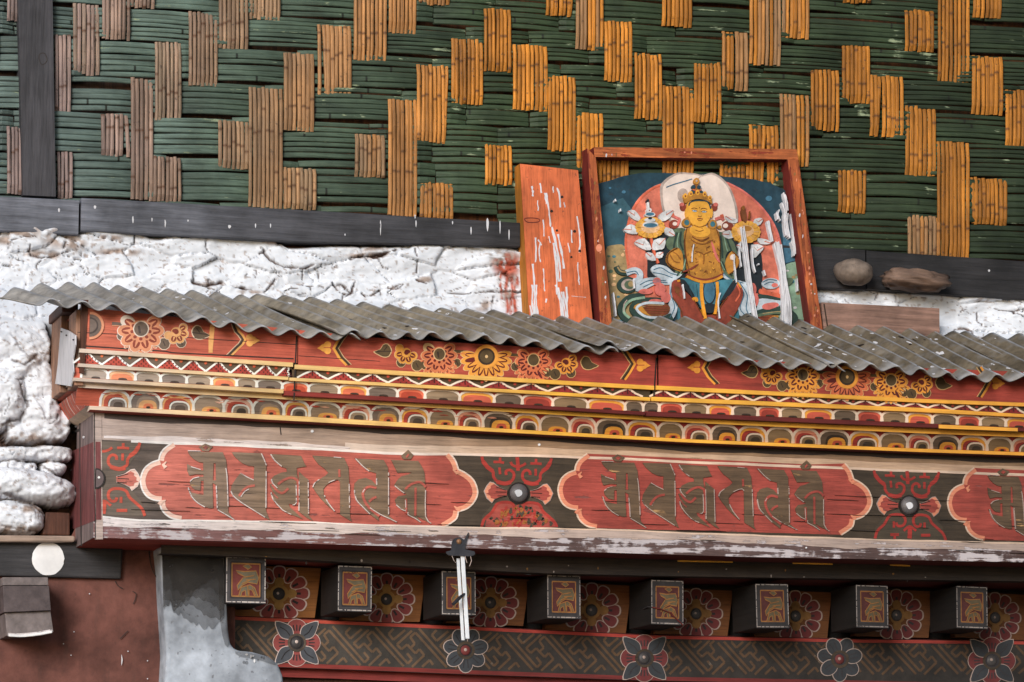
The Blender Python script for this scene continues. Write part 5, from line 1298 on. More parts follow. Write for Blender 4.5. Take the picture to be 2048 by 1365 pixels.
for i, p in enumerate(fpos):
    q = P(*p, YO); o = inf if i == 0 else copy_tree(inf); o.location = q; o.rotation_euler = (0, r_.uniform(-.012, .012), 0); ks_ = r_.uniform(.97, 1.04); o.scale = (ks_, 1, ks_); o['label'] = 'ochre board with a red flower, '+ow_[i]
# thin wires on the rafters
wr = MB()
wr.tube([P(1304, 1215, .147), P(1320, 1218, .144), P(1340, 1226, .144), P(1358, 1243, .145), P(1366, 1251, .147)], .0016, 'garland_red', 6); wr.tube([P(1286, 1219, .21), P(1296, 1214, .16), P(1304, 1215, .147)], .0016, 'petal_black', 6)
tag(wr.build('loose_wire'), 'thin loose red wire running over the fifth rafter end', 'wire')

# frieze with key fret and flowers
YM = .31
fz = thing('fret_frieze', 'dark frieze board with a brown key fret pattern and painted flowers along the bottom', 'frieze', P(1024, 1350, YM))
ft = [(440, 1232), (600, 1239), (900, 1252), (1300, 1271), (1700, 1279), (2048, 1283), (2560, 1296)]
fb_ = [(440, 1330), (560, 1335), (700, 1340), (950, 1350), (1300, 1362), (2048, 1376), (2560, 1388)]
zft, zfb = zline(ft, YM), zline(fb_, YM); xs = xr(P(440, 1280, YM).x, XR, 50)
b = MB(); b.loft([(lambda x: zft(x)+.006, YM+.04), (zft, YM), (zfb, YM), (zfb, YM+.05)], xs, ['soffit_red', 'fret_ground', 'soffit_red']); b.build('board', fz)
SM = flat(YM)
b = MB(); along(lambda x: zft(x)-.0005, lambda x: zft(x)-.0085, xs[0], XR, 'red_moulding', b, Y=YM); b.build('upper_line', fz)
b = MB(); along(lambda x: zfb(x)+.011, lambda x: zfb(x)+.0008, xs[0], XR, 'soffit_red', b, Y=YM); b.build('lower_line', fz)
cM = crop(620, 1220, 7.314); b = MB()
unit = ['960,265 1430,800 1490,740 1420,650', '835,390 910,325 1370,840', '1220,290 1150,365 1220,450 1390,310', '1490,320 1270,520 1340,590 1420,520 1510,620 1545,650 1600,590 1670,680 1490,850', '835,390 900,490 850,540', '1640,850 1750,750 1800,820']
def clip_line(p, q):
    """keep the stroke between the frieze's two red lines"""
    out = []
    for t in [i/12 for i in range(13)]:
        x, y = p[0]+(q[0]-p[0])*t, p[1]+(q[1]-p[1])*t
        if line_y(ft, x)+8 < y < line_y(fb_, x)-9: out.append((x, y))
    return [out[0], out[-1]] if len(out) > 1 else None
per = 632/7.314
for k in range(-5, 22):
    for u in unit:
        pts = [(x+per*k*(.999**abs(k)), y+.035*per*k) for x, y in cM(u)]
        pts = [(x, y+(line_y(ft, x)-(1243+.052*(x-680)))*1.0) for x, y in pts]
        if pts[0][0] < 470 or pts[0][0] > 2450: continue
        if k == 0 and False: continue
        for a in range(len(pts)-1):
            s_ = clip_line(pts[a], pts[a+1])
            if s_: b.stroke(s_, 4.6, 'fret_line', SM, 1, step=.0004)
b.build('key_fret', fz)
def leaf4(c, name):
    b = MB()
    for i in range(4):
        a = math.pi/2*i
        pts = []
        for q in range(9):
            t = -1.02+2.04*q/8; pts.append((c[0]+(20+28*math.cos(t*.92))*math.cos(a+t*.62), c[1]+(20+28*math.cos(t*.92))*math.sin(a+t*.62)))
        pts = [(c[0]+12*math.cos(a-.5), c[1]+12*math.sin(a-.5))]+pts+[(c[0]+12*math.cos(a+.5), c[1]+12*math.sin(a+.5))]
        b.plate(pts, 'petal_line', SM, 2); b.plate([(p[0]+(c[0]+30*math.cos(a)-p[0])*.06, p[1]+(c[1]+30*math.sin(a)-p[1])*.06) for p in pts], 'petal_red', SM, 2.6)
        for d in (-.2, 0, .2): b.stroke([(c[0]+24*math.cos(a+d), c[1]+24*math.sin(a+d)), (c[0]+36*math.cos(a+d), c[1]+36*math.sin(a+d))], 2.4, 'petal_black', SM, 3.4)
    for i in range(4):
        a = math.pi/2*i+math.pi/4; L_ = 61
        pts = [(14, -5), (26, -14), (40, -13), (L_, 0), (40, 13), (26, 14), (14, 5)]
        pts = smooth([(c[0]+u*math.cos(a)-v*math.sin(a), c[1]+u*math.sin(a)+v*math.cos(a)) for u, v in pts], n=3)
        m_ = (c[0]+34*math.cos(a), c[1]+34*math.sin(a))
        b.plate(pts, 'petal_line', SM, 4); b.plate([(p[0]+(m_[0]-p[0])*.08, p[1]+(m_[1]-p[1])*.08) for p in pts], 'leaf_grey', SM, 4.6)
        b.stroke(smooth([(c[0]+20*math.cos(a), c[1]+20*math.sin(a)), (c[0]+32*math.cos(a+.06), c[1]+32*math.sin(a+.06)), (c[0]+46*math.cos(a-.04), c[1]+46*math.sin(a-.04))], False, 2), 2.2, 'petal_black', SM, 5.4)
    f = b.build('painted_flower', fz); ORG[f.name] = ORG[fz.name]
    h = MB(); h.plate(ell(*c, 18.5, 18.5, 20), 'beam_dark', SM, 6); h.plate(ell(*c, 14, 14, 18), 'petal_black', SM, 6.6); h.dome(P(*c, YM-.0055), .0145, .006, 'hub_black'); h.dome(P(c[0], c[1]-2, YM-.010), .0048, .003, 'petal_line', seg=10, rings=3); h.build('flower_hub', f)
def lotus6(c):
    b = MB()
    for i in range(7):
        a = math.pi/2+2*math.pi*i/7+.0
        pts = ell(c[0]+27*math.cos(a), c[1]+27*math.sin(a), 19, 15.5, 16, rot=a)
        l = 2+(i % 2)*1.0
        b.plate(pts, 'petal_line', SM, l); b.plate(ell(c[0]+27*math.cos(a), c[1]+27*math.sin(a), 17.4, 14.0, 16, rot=a), 'leaf_grey', SM, l+.5)
        for d in (-.18, .16): b.stroke([(c[0]+20*math.cos(a+d), c[1]+20*math.sin(a+d)), (c[0]+36*math.cos(a+d*.8), c[1]+36*math.sin(a+d*.8))], 2.2, 'petal_black', SM, l+1)
    f = b.build('painted_flower', fz); ORG[f.name] = ORG[fz.name]
    h = MB(); h.plate(ell(*c, 18, 18, 20), 'beam_dark', SM, 5); h.plate(ell(*c, 12.5, 12.5, 18), 'petal_black', SM, 5.6); h.dome(P(*c, YM-.005), .013, .006, 'petal_red'); h.dome(P(c[0], c[1]-1, YM-.0098), .0046, .003, 'petal_line', seg=10, rings=3); h.build('flower_hub', f)
leaf4((593, 1286), ''); lotus6((931, 1301)); leaf4((1288, 1317), ''); lotus6((1679, 1319)); leaf4((1983, 1322), ''); lotus6((2330, 1330))
lo = MB(); YQ = .335
zq = zline([(440, 1352), (1300, 1384), (2560, 1410)], YQ)
lo.loft([(lambda x: zfb(x)+.002, YQ), (lambda x: zfb(x)-.022, YQ)], xs, 'soffit_red'); lo.loft([(lambda x: zfb(x)-.022, YQ+.02), (lambda x: zfb(x)-.3, YQ+.02)], xs, 'brown_dark')
tag(lo.build('door_head'), 'dark brown door head boards at the very bottom, below the fret frieze', 'board')

# ================================================================== HANGING BRACKET
hb = thing('hanging_bracket', 'iron bracket bolted to the beam with two white hanging rods', 'bracket', P(917, 1110, -.004))
S = flat(-.004)
b = MB(); b.plate(smooth([(903, 1098), (904, 1085), (910, 1077), (920, 1076), (928, 1080), (932, 1090), (930, 1099), (948, 1103), (949, 1110), (938, 1113), (915, 1112), (897, 1111), (892, 1104), (900, 1102)], n=2), 'iron_dark', S, 1, th=.004); b.plate([(925, 1086), (936, 1066), (938, 1066), (931, 1090)], 'iron_dark', S, 2); b.build('iron_plate', hb)
b = MB(); b.dome(P(918, 1083.5, -.0045), .0068, .005, 'bolt_rust', seg=14); b.build('bolt', hb)
for k, (xa, ya, xb_, yb_, w_) in enumerate(((916.5, 1117, 926.5, 1281, 6.5), (925.5, 1112, 935.5, 1278, 8))):
    b = MB(); pa, pb2 = P(xa, ya, .012-.012*k), P(xb_, yb_, .03-.012*k); hw = w_/2*MM
    b.hexa([pb2+Vector((-hw, 0, 0)), pb2+Vector((hw, 0, 0)), pa+Vector((hw, 0, 0)), pa+Vector((-hw, 0, 0))], .004, 'steel'); b.build('hanging_rod', hb, bevel=.001)
b = MB(); b.tube([P(906, 1209, -.02), P(918, 1197, -.008), P(929, 1188, .012)], [.0042, .005, .004], 'iron_dark'); b.build('iron_peg', hb)
for t in ([(904, 1112), (908, 1122), (912, 1126)], [(930, 1112), (932, 1120), (934, 1126)], [(941, 1112), (943, 1122), (939, 1133)]): b = MB(); b.tube([P(x, y, -.003) for x, y in t], .0009, 'petal_line', 5); b.build('wire_end', hb)
pass

# ================================================================== THINGS STANDING BEHIND THE ROOF
# orange board leaning on the wall
kO = -.30                                 # both lean back against the woven wall
def lean_plane(y0, zref, k): return (Vector((0, y0, zref)), Vector((0, 1, -k)).normalized())
zr = P(1100, 640, .33).z
pO = lean_plane(.325, zr, .10); SOb = lambda x, y: PI(x, y, *pO)
ob = MB()
fr = [SOb(1062, 690), SOb(1190, 690), SOb(1156, 341), SOb(1040, 328)]
ob.hexa(fr, .055, 'orange_paint')
ob.add([fr[0]+Vector((-.0008, 0, 0)), fr[3]+Vector((-.0008, 0, 0)), fr[3]+Vector((-.0008, .055, 0)), fr[0]+Vector((-.0008, .055, 0))], [(0, 1, 2, 3)], 'ochre_edge')
cO = crop(1020, 280, 3.103); r_ = random.Random(21)
for t, w_ in (('135,280 140,320 140,350', 4), ('185,270 195,330', 3), ('215,330 225,400', 3.5), ('290,290 305,340 310,420', 5), ('400,410 420,500 432,600 432,700', 3.2), ('250,520 275,640 300,760 310,880', 9), ('290,560 320,700 335,800', 6), ('140,740 150,900 150,1000 165,1110', 12), ('300,900 325,1000 340,1110', 15), ('190,620 180,700 190,760', 2.6), ('200,760 210,850 215,940', 3), ('360,640 370,700', 3), ('265,280 270,330', 2.4), ('240,600 250,640', 3), ('380,970 470,978', 1.4), ('335,380 340,420', 2), ('175,620 195,655', 3), ('225,980 222,1010', 3), ('120,1010 135,1100', 5), ('150,520 160,640 158,760', 3), ('225,330 240,440 250,540', 3.4), ('270,640 285,800 292,960', 4), ('345,860 352,980 356,1100', 4), ('170,360 175,440', 2.5), ('380,560 384,640', 2.4), ('420,760 425,860 430,900', 2.4), ('205,470 212,600', 2.4)):
    q = smooth(cO(t), False, 4); nst = max(1, int(w_/3.2))
    for k_ in range(nst):
        o_ = (k_-(nst-1)/2)*w_/nst; i0 = r_.randint(0, len(q)//3); ob.stroke([(x+o_+r_.uniform(-.7, .7), y) for x, y in q[i0:]], [r_.uniform(.4, 1.2)*min(w_, 4.4) for _ in q[i0:]], 'drip_white', SOb, 1, step=.0006)
for x, y, r in ((322, 355, 2.6), (257, 443, 2.8), (400, 568, 2.8), (432, 690, 2.6), (380, 728, 2.2), (290, 563, 2.4)):
    q = cO('%f,%f' % (x, y))[0]; ob.plate(ell(q[0], q[1], r, r, 9), 'black_line', SOb, 2, step=.0006)
ob.stroke(smooth(cO('90,490 130,485 180,492 175,510 110,512'), True, 3), 1.6, 'garland_red', SOb, 1, step=.0006, closed=True)
tag(ob.build('leaning_board', bevel=0), 'bright orange painted board with white drips, leaning left of the framed relief', 'board')

# the wooden frame
pF = lean_plane(.30, zr, .13); SFr = lambda x, y: PI(x, y, *pF)
fm = thing('picture_frame', 'worn reddish brown wooden frame leaning behind the roof around the painted relief', 'frame', SFr(1410, 690))
cR = crop(1020, 280, 3.103); dep = .095
def rail(name, t, m, sm_, extra):
    q = cR(t); b = MB(); fr = [SFr(*p) for p in q]
    bk2 = [p+Vector((0, dep, 0)) for p in fr]
    b.add(fr, [(0, 1, 2, 3)], m); b.add(fr+bk2, [(0, 4, 5, 1), (1, 5, 6, 2), (2, 6, 7, 3), (3, 7, 4, 0), (7, 6, 5, 4)], sm_)
    extra(b)
    return b.build(name, fm)
r_ = random.Random(6)
def splash(b, n, fx):
    for _ in range(n):
        t = r_.random(); x, y = fx(t); q = cR('%f,%f' % (x, y))[0]
        b.plate(ell(q[0], q[1], r_.uniform(.8, 2), r_.uniform(1, 5), 7, rot=.1), r_.choice(['dropping_white', 'hub_rim', 'cartouche_pink']), SFr, 1, step=.0005)
def left_s(b):
    splash(b, 14, lambda t: (512+t*92+r_.uniform(-16, 12), 130+t*950))
    q = cR('552,672')[0]; b.plate(ell(q[0], q[1], 6, 8, 12), 'cartouche_pink', SFr, 2, step=.0005)
def right_s(b): splash(b, 22, lambda t: (1768+t*140+r_.uniform(-16, 16), 150+t*1000))
def top_s(b):
    splash(b, 7, lambda t: (560+t*1180, 82+r_.uniform(-16, 16)))
rail('side_rail', '572,1280 646,1280 532,108 478,52', 'frame_wood', 'frame_side', left_s)
rail('side_rail', '1888,1300 1958,1300 1788,112 1722,122', 'frame_wood', 'frame_side', right_s)
rail('top_rail', '524,106 1790,122 1778,58 520,46', 'frame_wood_top', 'frame_side', top_s)

# ------------------------------------------------------------------ painted relief
pR = lean_plane(.345, zr, .13); SRl = lambda x, y: PI(x, y, *pR)
rl = thing('painted_relief', 'painted slab of a golden seated figure under a pink arch and white halo', 'relief', SRl(1410, 690))
nR = Vector((0, -1, .13)).normalized()
STP = .0017
def rp(mb, t, m, L, smo=True, n=3): 
    p = cR(t) if isinstance(t, str) else t
    mb.plate(smooth(p, True, n) if smo else p, 'relief_'+m if not m.startswith('!') else m[1:], SRl, L, step=STP, n=nR)
def rs(mb, t, w_, m, L, taper=False, smo=True):
    p = cR(t) if isinstance(t, str) else t
    mb.stroke(smooth(p, False, 4) if smo and len(p) > 2 else p, w_, 'relief_'+m if not m.startswith('!') else m[1:], SRl, L, step=STP, n=nR, taper=taper)
def re(mb, cx, cy, rx, ry, m, L, rot=0):
    q = cR('%f,%f' % (cx, cy))[0]; mb.plate(ell(q[0], q[1], rx/3.103, ry/3.103, 20, rot=rot), 'relief_'+m if not m.startswith('!') else m[1:], SRl, L, step=STP, n=nR)
b = MB(); out = cR('548,272 600,258 640,246 690,228 720,222 800,208 860,205 960,206 1160,212 1260,206 1330,230 1400,232 1460,240 1520,246 1560,258 1610,268 1650,286 1700,308 1720,330 1745,420 1780,560 1805,760 1835,980 1872,1300 660,1300 610,900 580,620')
b.plate(out, 'relief_navy', SRl, 0, step=STP, n=nR, th=.03)
b.plate(cR('556,420 700,360 760,440 712,660 600,680 575,600'), 'relief_back', SRl, .5, step=STP, n=nR)
b.plate(smooth(cR('592,690 640,655 715,665 745,800 870,900 860,1300 650,1300 610,900'), n=3), 'relief_khaki', SRl, .8, step=STP, n=nR)
b.plate(smooth(cR('1700,790 1760,760 1808,775 1835,980 1866,1280 1500,1280 1560,950 1690,900'), n=3), 'relief_palegreen', SRl, .8, step=STP, n=nR)
b.plate(cR('1690,560 1770,560 1800,740 1700,770'), 'relief_blue', SRl, .6, step=STP, n=nR)
b.plate(cR('645,1120 900,1100 900,1300 655,1300'), 'relief_teal', SRl, 1, step=STP, n=nR)
for x, y, w_ in ((705, 325, 12), (1605, 365, 20), (900, 290, 8), (620, 300, 8)): re(b, x, y, w_, w_*.8, 'blue', 1)
r_ = random.Random(11)
for _ in range(26): re(b, r_.uniform(1700, 1830), r_.uniform(800, 1180), r_.uniform(5, 18), r_.uniform(4, 10), r_.choice(['khaki', 'palegreen', 'teal', 'leafwhite']), 1.3)
for _ in range(22): re(b, r_.uniform(600, 720), r_.uniform(680, 1000), r_.uniform(4, 16), r_.uniform(4, 12), r_.choice(['khaki', 'green', 'teal', 'peach']), 1.3)
SLAB = b
b = MB()
rp(b, '745,880 722,760 710,660 716,570 745,450 800,360 870,302 940,272 1080,240 1260,236 1340,262 1440,312 1540,392 1620,490 1668,590 1694,720 1696,860 1690,960 1560,960 1500,1000 860,1000 830,900', 'pink', 1.6)
rs(b, '735,780 718,680 722,570 755,455 806,372 872,312 940,282', 3, 'coral', 2.4); rs(b, '1345,270 1440,320 1536,400 1612,496 1660,595 1686,720', 4, 'rose', 2.4)
rp(b, '862,880 850,760 835,640 900,590 1010,560 1400,590 1500,640 1558,720 1562,900 1540,960 1430,900 1000,900', 'black', 2.2)
b.build('pink_arch', rl)
b = MB()
rp(b, '930,290 962,248 1002,222 1048,206 1140,212 1192,222 1250,208 1312,240 1362,300 1392,372 1410,450 1404,520 1320,580 1060,580 990,510 950,460 932,380', 'halo_edge', 2.8)
rp(b, '946,296 972,260 1008,234 1050,218 1140,222 1192,232 1246,220 1304,250 1350,306 1378,376 1394,450 1390,520 1310,575 1070,575 1000,505 962,455 946,380', 'halo', 3.3)
rs(b, '965,300 1010,282 1080,262 1125,248', 2.0, 'blue', 4); rs(b, '1192,222 1172,236 1150,262', 1.5, 'halo_edge', 4)
re(b, 1068, 350, 34, 44, 'halo_edge', 3.8); 
b.build('halo', rl)
# scarves and skirts behind the body, one on either side of the figure
class Sides:
    def __init__(s): s.l, s.r = MB(), MB()
    def pick(s, pts): return s.l if sum(p[0] for p in pts)/len(pts) < 1416 else s.r
    def plate(s, pts, *a, **k): s.pick(pts).plate(pts, *a, **k)
    def stroke(s, pts, *a, **k): s.pick(pts).stroke(pts, *a, **k)
b = Sides()
for t in ('1012,560 1080,556 1092,620 1086,740 1075,830 1010,872 1042,760 1062,700 985,690 962,640 990,600', '1270,575 1330,590 1388,650 1404,745 1362,690 1330,750 1395,862 1335,845 1290,765 1286,640'):
    rp(b, t, 'green', 4)
for t in ('1030,580 1015,640 1010,680', '1055,575 1050,640 1068,690', '1075,720 1060,790 1030,850', '1300,600 1310,680 1312,740', '1340,620 1362,680 1380,720', '1310,760 1335,810 1372,850', '1290,620 1296,700'):
    rs(b, t, 3, 'green_dark', 5)
for t in ('1042,585 1032,640 1038,685', '1085,740 1070,800 1040,850', '1320,600 1335,670 1345,700', '1300,760 1325,815'): rs(b, t, 1.6, 'palegreen', 5)
for t in ('990,868 1035,878 1005,960 1035,1040 1000,1125 925,1140 970,1060 986,980', '770,900 820,868 900,858 992,866 985,905 900,902 830,935 778,945', '868,805 905,780 965,792 1012,830 1062,842 1000,882 925,862 888,842', '1378,890 1425,880 1475,925 1492,1000 1512,1080 1530,1165 1450,1112 1398,1070 1442,970 1424,912', '1290,800 1340,850 1400,880 1460,890 1440,915 1370,890 1310,850'):
    rp(b, t, 'grey_scarf', 4.4)
for t in ('1005,885 990,960 1015,1040 985,1110', '1020,885 1000,950 1030,1040', '800,905 860,878 960,880', '820,920 890,890 970,893', '885,812 930,800 985,832 1030,845', '880,830 940,840 1000,862', '1400,895 1445,960 1420,1050 1470,1110', '1420,895 1465,970 1460,1060 1510,1130', '1300,815 1360,868 1440,895'):
    rs(b, t, 1.3, 'blue', 5.4)
re(b, 1612, 897, 56, 34, 'grey_scarf', 4.4); re(b, 1636, 908, 20, 13, 'rose', 5); re(b, 1716, 886, 36, 22, 'green', 4.8, -.4); rs(b, '1560,890 1600,872 1650,880', 1.2, 'blue', 5.4); rs(b, '1570,905 1600,890 1630,890', 1.2, 'blue', 5.4)
rp(b, '1490,1010 1560,990 1640,1000 1690,1010 1640,1050 1560,1078 1500,1080 1530,1040', 'grey_scarf', 4.4); rp(b, '1570,1025 1640,1015 1660,1035 1600,1060 1560,1050', 'rose', 5); rp(b, '1520,975 1600,950 1690,985 1690,1020 1600,1000', 'green_dark', 4.2)
rp(b, '1545,930 1600,945 1680,965 1690,990 1600,970 1545,960', 'coral', 4.3)
for t, w_, m in (('1440,1120 1560,1075 1680,1062 1745,1090 1758,1125 1700,1180 1610,1190', 13, 'green_dark'), ('1450,1128 1560,1090 1680,1078 1728,1100 1735,1125 1690,1165', 6, 'green'), ('1560,1085 1680,1072 1735,1098', 1.6, 'khaki'),
                 ('830,975 740,985 690,1030 686,1080 720,1120 770,1140', 13, 'green_dark'), ('830,985 750,1000 705,1040 702,1080 735,1112', 5, 'palegreen'), ('960,1010 840,1005 770,1030 765,1070 830,1120 930,1128 1000,1100', 14, 'green_dark'), ('950,1022 850,1018 790,1038 784,1066 840,1105 930,1110', 5, 'grey_scarf'), ('940,1035 860,1032 812,1045', 2, 'khaki'),
                 ('720,1000 700,1030 700,1075', 2, 'halo_edge'), ('655,790 672,822 715,832 762,815', 10, 'green_dark'), ('660,795 680,822 715,828', 3, 'khaki'), ('715,832 765,815 800,832 795,872 762,885', 12, 'grey_scarf'), ('720,830 770,822 790,845', 1.4, 'blue')):
    rs(b, t, w_, m, 4.6 if w_ > 6 else 5.4)
re(b, 722, 906, 62, 52, 'green_dark', 4.2); re(b, 728, 906, 44, 37, 'halo_edge', 4.8); re(b, 735, 906, 32, 27, 'green', 5.2); re(b, 745, 902, 20, 17, 'khaki', 5.6)
for x, y, a_, c_ in ((905, 885, 26, 24), (925, 935, 34, 40), (960, 985, 30, 34), (835, 948, 44, 17), (895, 1008, 40, 14), (1500, 935, 22, 40), (1510, 1000, 26, 44)): re(b, x, y, a_, c_, 'rose', 5.2)
rp(b, '805,1020 860,1008 975,1028 975,1085 900,1105 850,1085', 'brown', 5); rp(b, '1500,1095 1600,1092 1650,1102 1620,1145 1530,1150 1480,1130', 'brown', 4.8); rp(b, '760,1050 812,1020 850,1085 900,1105 860,1100', 'ochre', 4.8); rp(b, '1620,1100 1660,1098 1640,1125 1600,1150 1590,1130', 'ochre', 5.3)
for k in range(4): rs(b, '%d,%d %d,%d' % (820+k*8, 1035+k*15, 972, 1042+k*14), 1.4, 'maroon', 5.8); rs(b, '1500,%d 1630,%d' % (1108+k*10, 1106+k*9), 1.4, 'maroon', 5.6)
rp(b, '1040,1040 1085,1060 1080,1140 1040,1140', 'teal', 4.9); rp(b, '1375,1080 1410,1060 1410,1150 1350,1150', 'teal', 4.9)
b.l.build('scarf', rl); b.r.build('scarf', rl)
# seated figure
b = MB()
for t in ('998,892 1040,878 1064,930 1130,1000 1195,1118 1200,1200 1060,1200 1050,1060 1002,985', '1372,888 1422,908 1438,970 1404,1060 1345,1150 1280,1200 1268,1120 1292,1050 1342,980'): rp(b, t, 'maroon', 6)
rp(b, '1150,1110 1280,1100 1300,1200 1120,1200', 'maroon', 5.6)
rs(b, '1010,900 1025,950 1055,990', 2, 'brown', 6.6); rs(b, '1400,905 1418,960 1390,1010', 3, 'coral', 6.6); rs(b, '1030,885 1058,880 1062,900', 4, 'belt', 6.6); rs(b, '1375,885 1400,892 1425,925', 3, 'belt', 6.6)
re(b, 1030, 940, 16, 22, 'brown', 6.5)
rp(b, '1045,872 1110,868 1200,898 1300,878 1402,880 1362,962 1302,1010 1270,1066 1180,1056 1150,1000 1082,922', 'teal', 6.4)
rp(b, '1045,876 1075,880 1110,930 1150,1000 1178,1056 1145,1010 1080,935', 'black', 6.8); rp(b, '1375,885 1402,884 1362,962 1302,1010 1290,1020 1330,950', 'black', 6.8)
re(b, 1228, 955, 40, 78, 'black', 6.8); re(b, 1228, 950, 34, 72, 'blue', 7.2); rp(b, '1192,1030 1265,1030 1262,1070 1230,1085 1200,1072', 'black', 7.3)
rs(b, '1180,885 1178,960 1188,1040 1202,1118', [8, 8, 7, 3]*1 if False else 6.5, 'belt', 7.6); rs(b, '1275,890 1278,980 1262,1090', 5.5, 'belt', 7.6); rp(b, '1120,990 1150,985 1158,1010 1135,1010', 'belt', 7)
for t in ('1030,676 975,708 964,762 1002,802 1062,822 1064,720', '1368,698 1412,742 1402,800 1352,842 1328,772'): rp(b, t, 'ochre', 5.6)
rs(b, '985,720 1010,760 1045,770', 2, 'ochre_deep', 6.2); rs(b, '1000,700 1030,720 1050,750', 1.6, 'ochre_deep', 6.2)
rp(b, '1085,560 1180,552 1270,560 1292,620 1292,760 1312,852 1200,884 1108,852 1086,760 1074,640', 'ochre', 6.8)
rp(b, '1115,555 1215,555 1232,590 1200,612 1150,612 1112,590', 'skin', 7.4)
r_ = random.Random(3)
for _ in range(46):
    x, y = r_.uniform(1095, 1285), r_.uniform(625, 840); a = r_.uniform(0, 3.1)
    rs(b, '%f,%f %f,%f' % (x, y, x+18*math.cos(a), y+14*math.sin(a)), r_.uniform(1, 2), r_.choice(['ochre_deep', 'ochre_deep', 'brown', 'skin']), 7.6, smo=False)
rs(b, '1110,625 1150,650 1200,655 1250,630', 2, 'ochre_deep', 7.8); rs(b, '1140,700 1190,720 1190,780', 2, 'ochre_deep', 7.8); rs(b, '1235,700 1195,720', 2, 'ochre_deep', 7.8)
rs(b, '1240,640 1265,720 1290,770', 5, 'rose', 7.8, True); rs(b, '1160,780 1110,812 1060,830', 4, 'maroon', 7.8, True)
rs(b, '1085,845 1140,868 1200,878 1260,866 1305,845', 4, 'maroon', 8); rs(b, '1085,856 1140,880 1200,892 1260,880 1308,856', 5, 'belt', 8)
for t in ('1085,562 1074,640 1086,760 1108,850', '1270,562 1292,640 1292,760 1310,850', '1030,678 976,710 966,762 1003,800 1060,820', '1368,700 1411,743 1402,799 1353,840', '1000,985 1050,1060 1062,1120', '1404,1060 1345,1150', '1130,1000 1192,1112', '1342,980 1292,1050 1268,1115'):
    rs(b, t, .9, 'brown', 8.2)
for k_ in range(9):
    x_ = 1100+k_*24; rs(b, '%d,%d %d,%d' % (x_, 905, 1120+k_*18, 985), .8, 'blue' if k_ % 2 else 'navy', 7.0, smo=False)
for t in ('1120,610 1150,628 1190,630 1226,612', '1130,616 1178,640 1224,618'): rs(b, t, 1.2, 'brown', 8)
b.build('seated_figure', rl)
b = MB()
for x, s_ in ((1068, 1), (1262, -1)): re(b, x, 425, 20, 24, 'maroon', 4.6); re(b, x-8*s_, 408, 14, 12, 'rose', 5)
rp(b, '1120,545 1205,545 1210,585 1112,585', 'skin', 7.8)
rp(b, '1094,398 1160,386 1218,400 1236,450 1228,500 1198,542 1162,556 1126,540 1100,502 1088,450', 'skin', 8.4)
for x in (1088, 1238): re(b, x, 462, 10, 32, 'skin', 8)
for x, y in ((1085, 524), (1246, 534)): re(b, x, y, 27, 29, 'ochre', 8.2); re(b, x, y, 15, 17, 'teal', 8.8)
re(b, 1290, 552, 11, 11, 'ochre', 8.2)
rs(b, '1098,420 1108,398 1150,388 1205,392 1224,410 1234,440', 2.4, 'navy', 9)
rp(b, '1078,404 1068,372 1092,352 1140,346 1166,340 1218,360 1242,390 1240,408 1222,396 1164,378 1108,388', 'ochre', 8.8)
for x, y, r in ((1076, 372, 12), (1110, 358, 12), (1152, 350, 12), (1196, 360, 12), (1228, 384, 11)): re(b, x, y-12, r, r*1.4, 'skin', 9.2); re(b, x, y-10, r*.4, r*.5, 'maroon', 9.6)
rp(b, '1105,352 1120,318 1134,292 1146,270 1160,292 1176,318 1200,352', 'ochre_deep', 7)
for x, y, r in ((1128, 302, 12), (1162, 304, 12), (1122, 334, 13), (1174, 338, 13), (1104, 366, 9), (1215, 372, 10)): re(b, x, y, r, r, 'navy', 8.2)
rs(b, '1122,320 1148,326 1174,322', 2, 'coral', 8.6); re(b, 1147, 267, 18, 20, 'ochre', 8.2); re(b, 1146, 266, 6, 7, 'halo_edge', 8.8)
rs(b, '1112,440 1130,434 1150,440', 1.0, 'brown', 9.2); rs(b, '1172,441 1190,436 1210,442', 1.0, 'brown', 9.2)
rp(b, '1118,452 1132,448 1148,455 1132,459', 'eye', 9.2); rp(b, '1176,458 1192,453 1208,459 1192,463', 'eye', 9.2); rs(b, '1117,451 1132,447 1149,454', .9, 'brown', 9.6); rs(b, '1175,457 1192,452 1209,458', .9, 'brown', 9.6); re(b, 1133, 453, 3, 3, 'blue', 9.6); re(b, 1192, 458, 3, 3, 'blue', 9.6)
rp(b, '1158,445 1168,445 1176,482 1166,488 1154,482', 'yellow', 9.0); rs(b, '1154,482 1166,489 1177,483', 1.0, 'ochre_deep', 9.4)
rs(b, '1150,503 1166,500 1184,503', 1.7, 'maroon', 9.2); rs(b, '1156,511 1168,513 1178,511', 1.0, 'ochre_deep', 9.2); re(b, 1163, 433, 2.4, 2.4, 'maroon', 9.4); rs(b, '1130,540 1165,552 1200,540', 1.0, 'ochre_deep', 9.2)
rs(b, '1140,570 1165,578 1190,570', 1.0, 'ochre_deep', 8.6); re(b, 1180, 562, 2, 2, 'brown', 8.6)
b.build('crowned_head', rl)
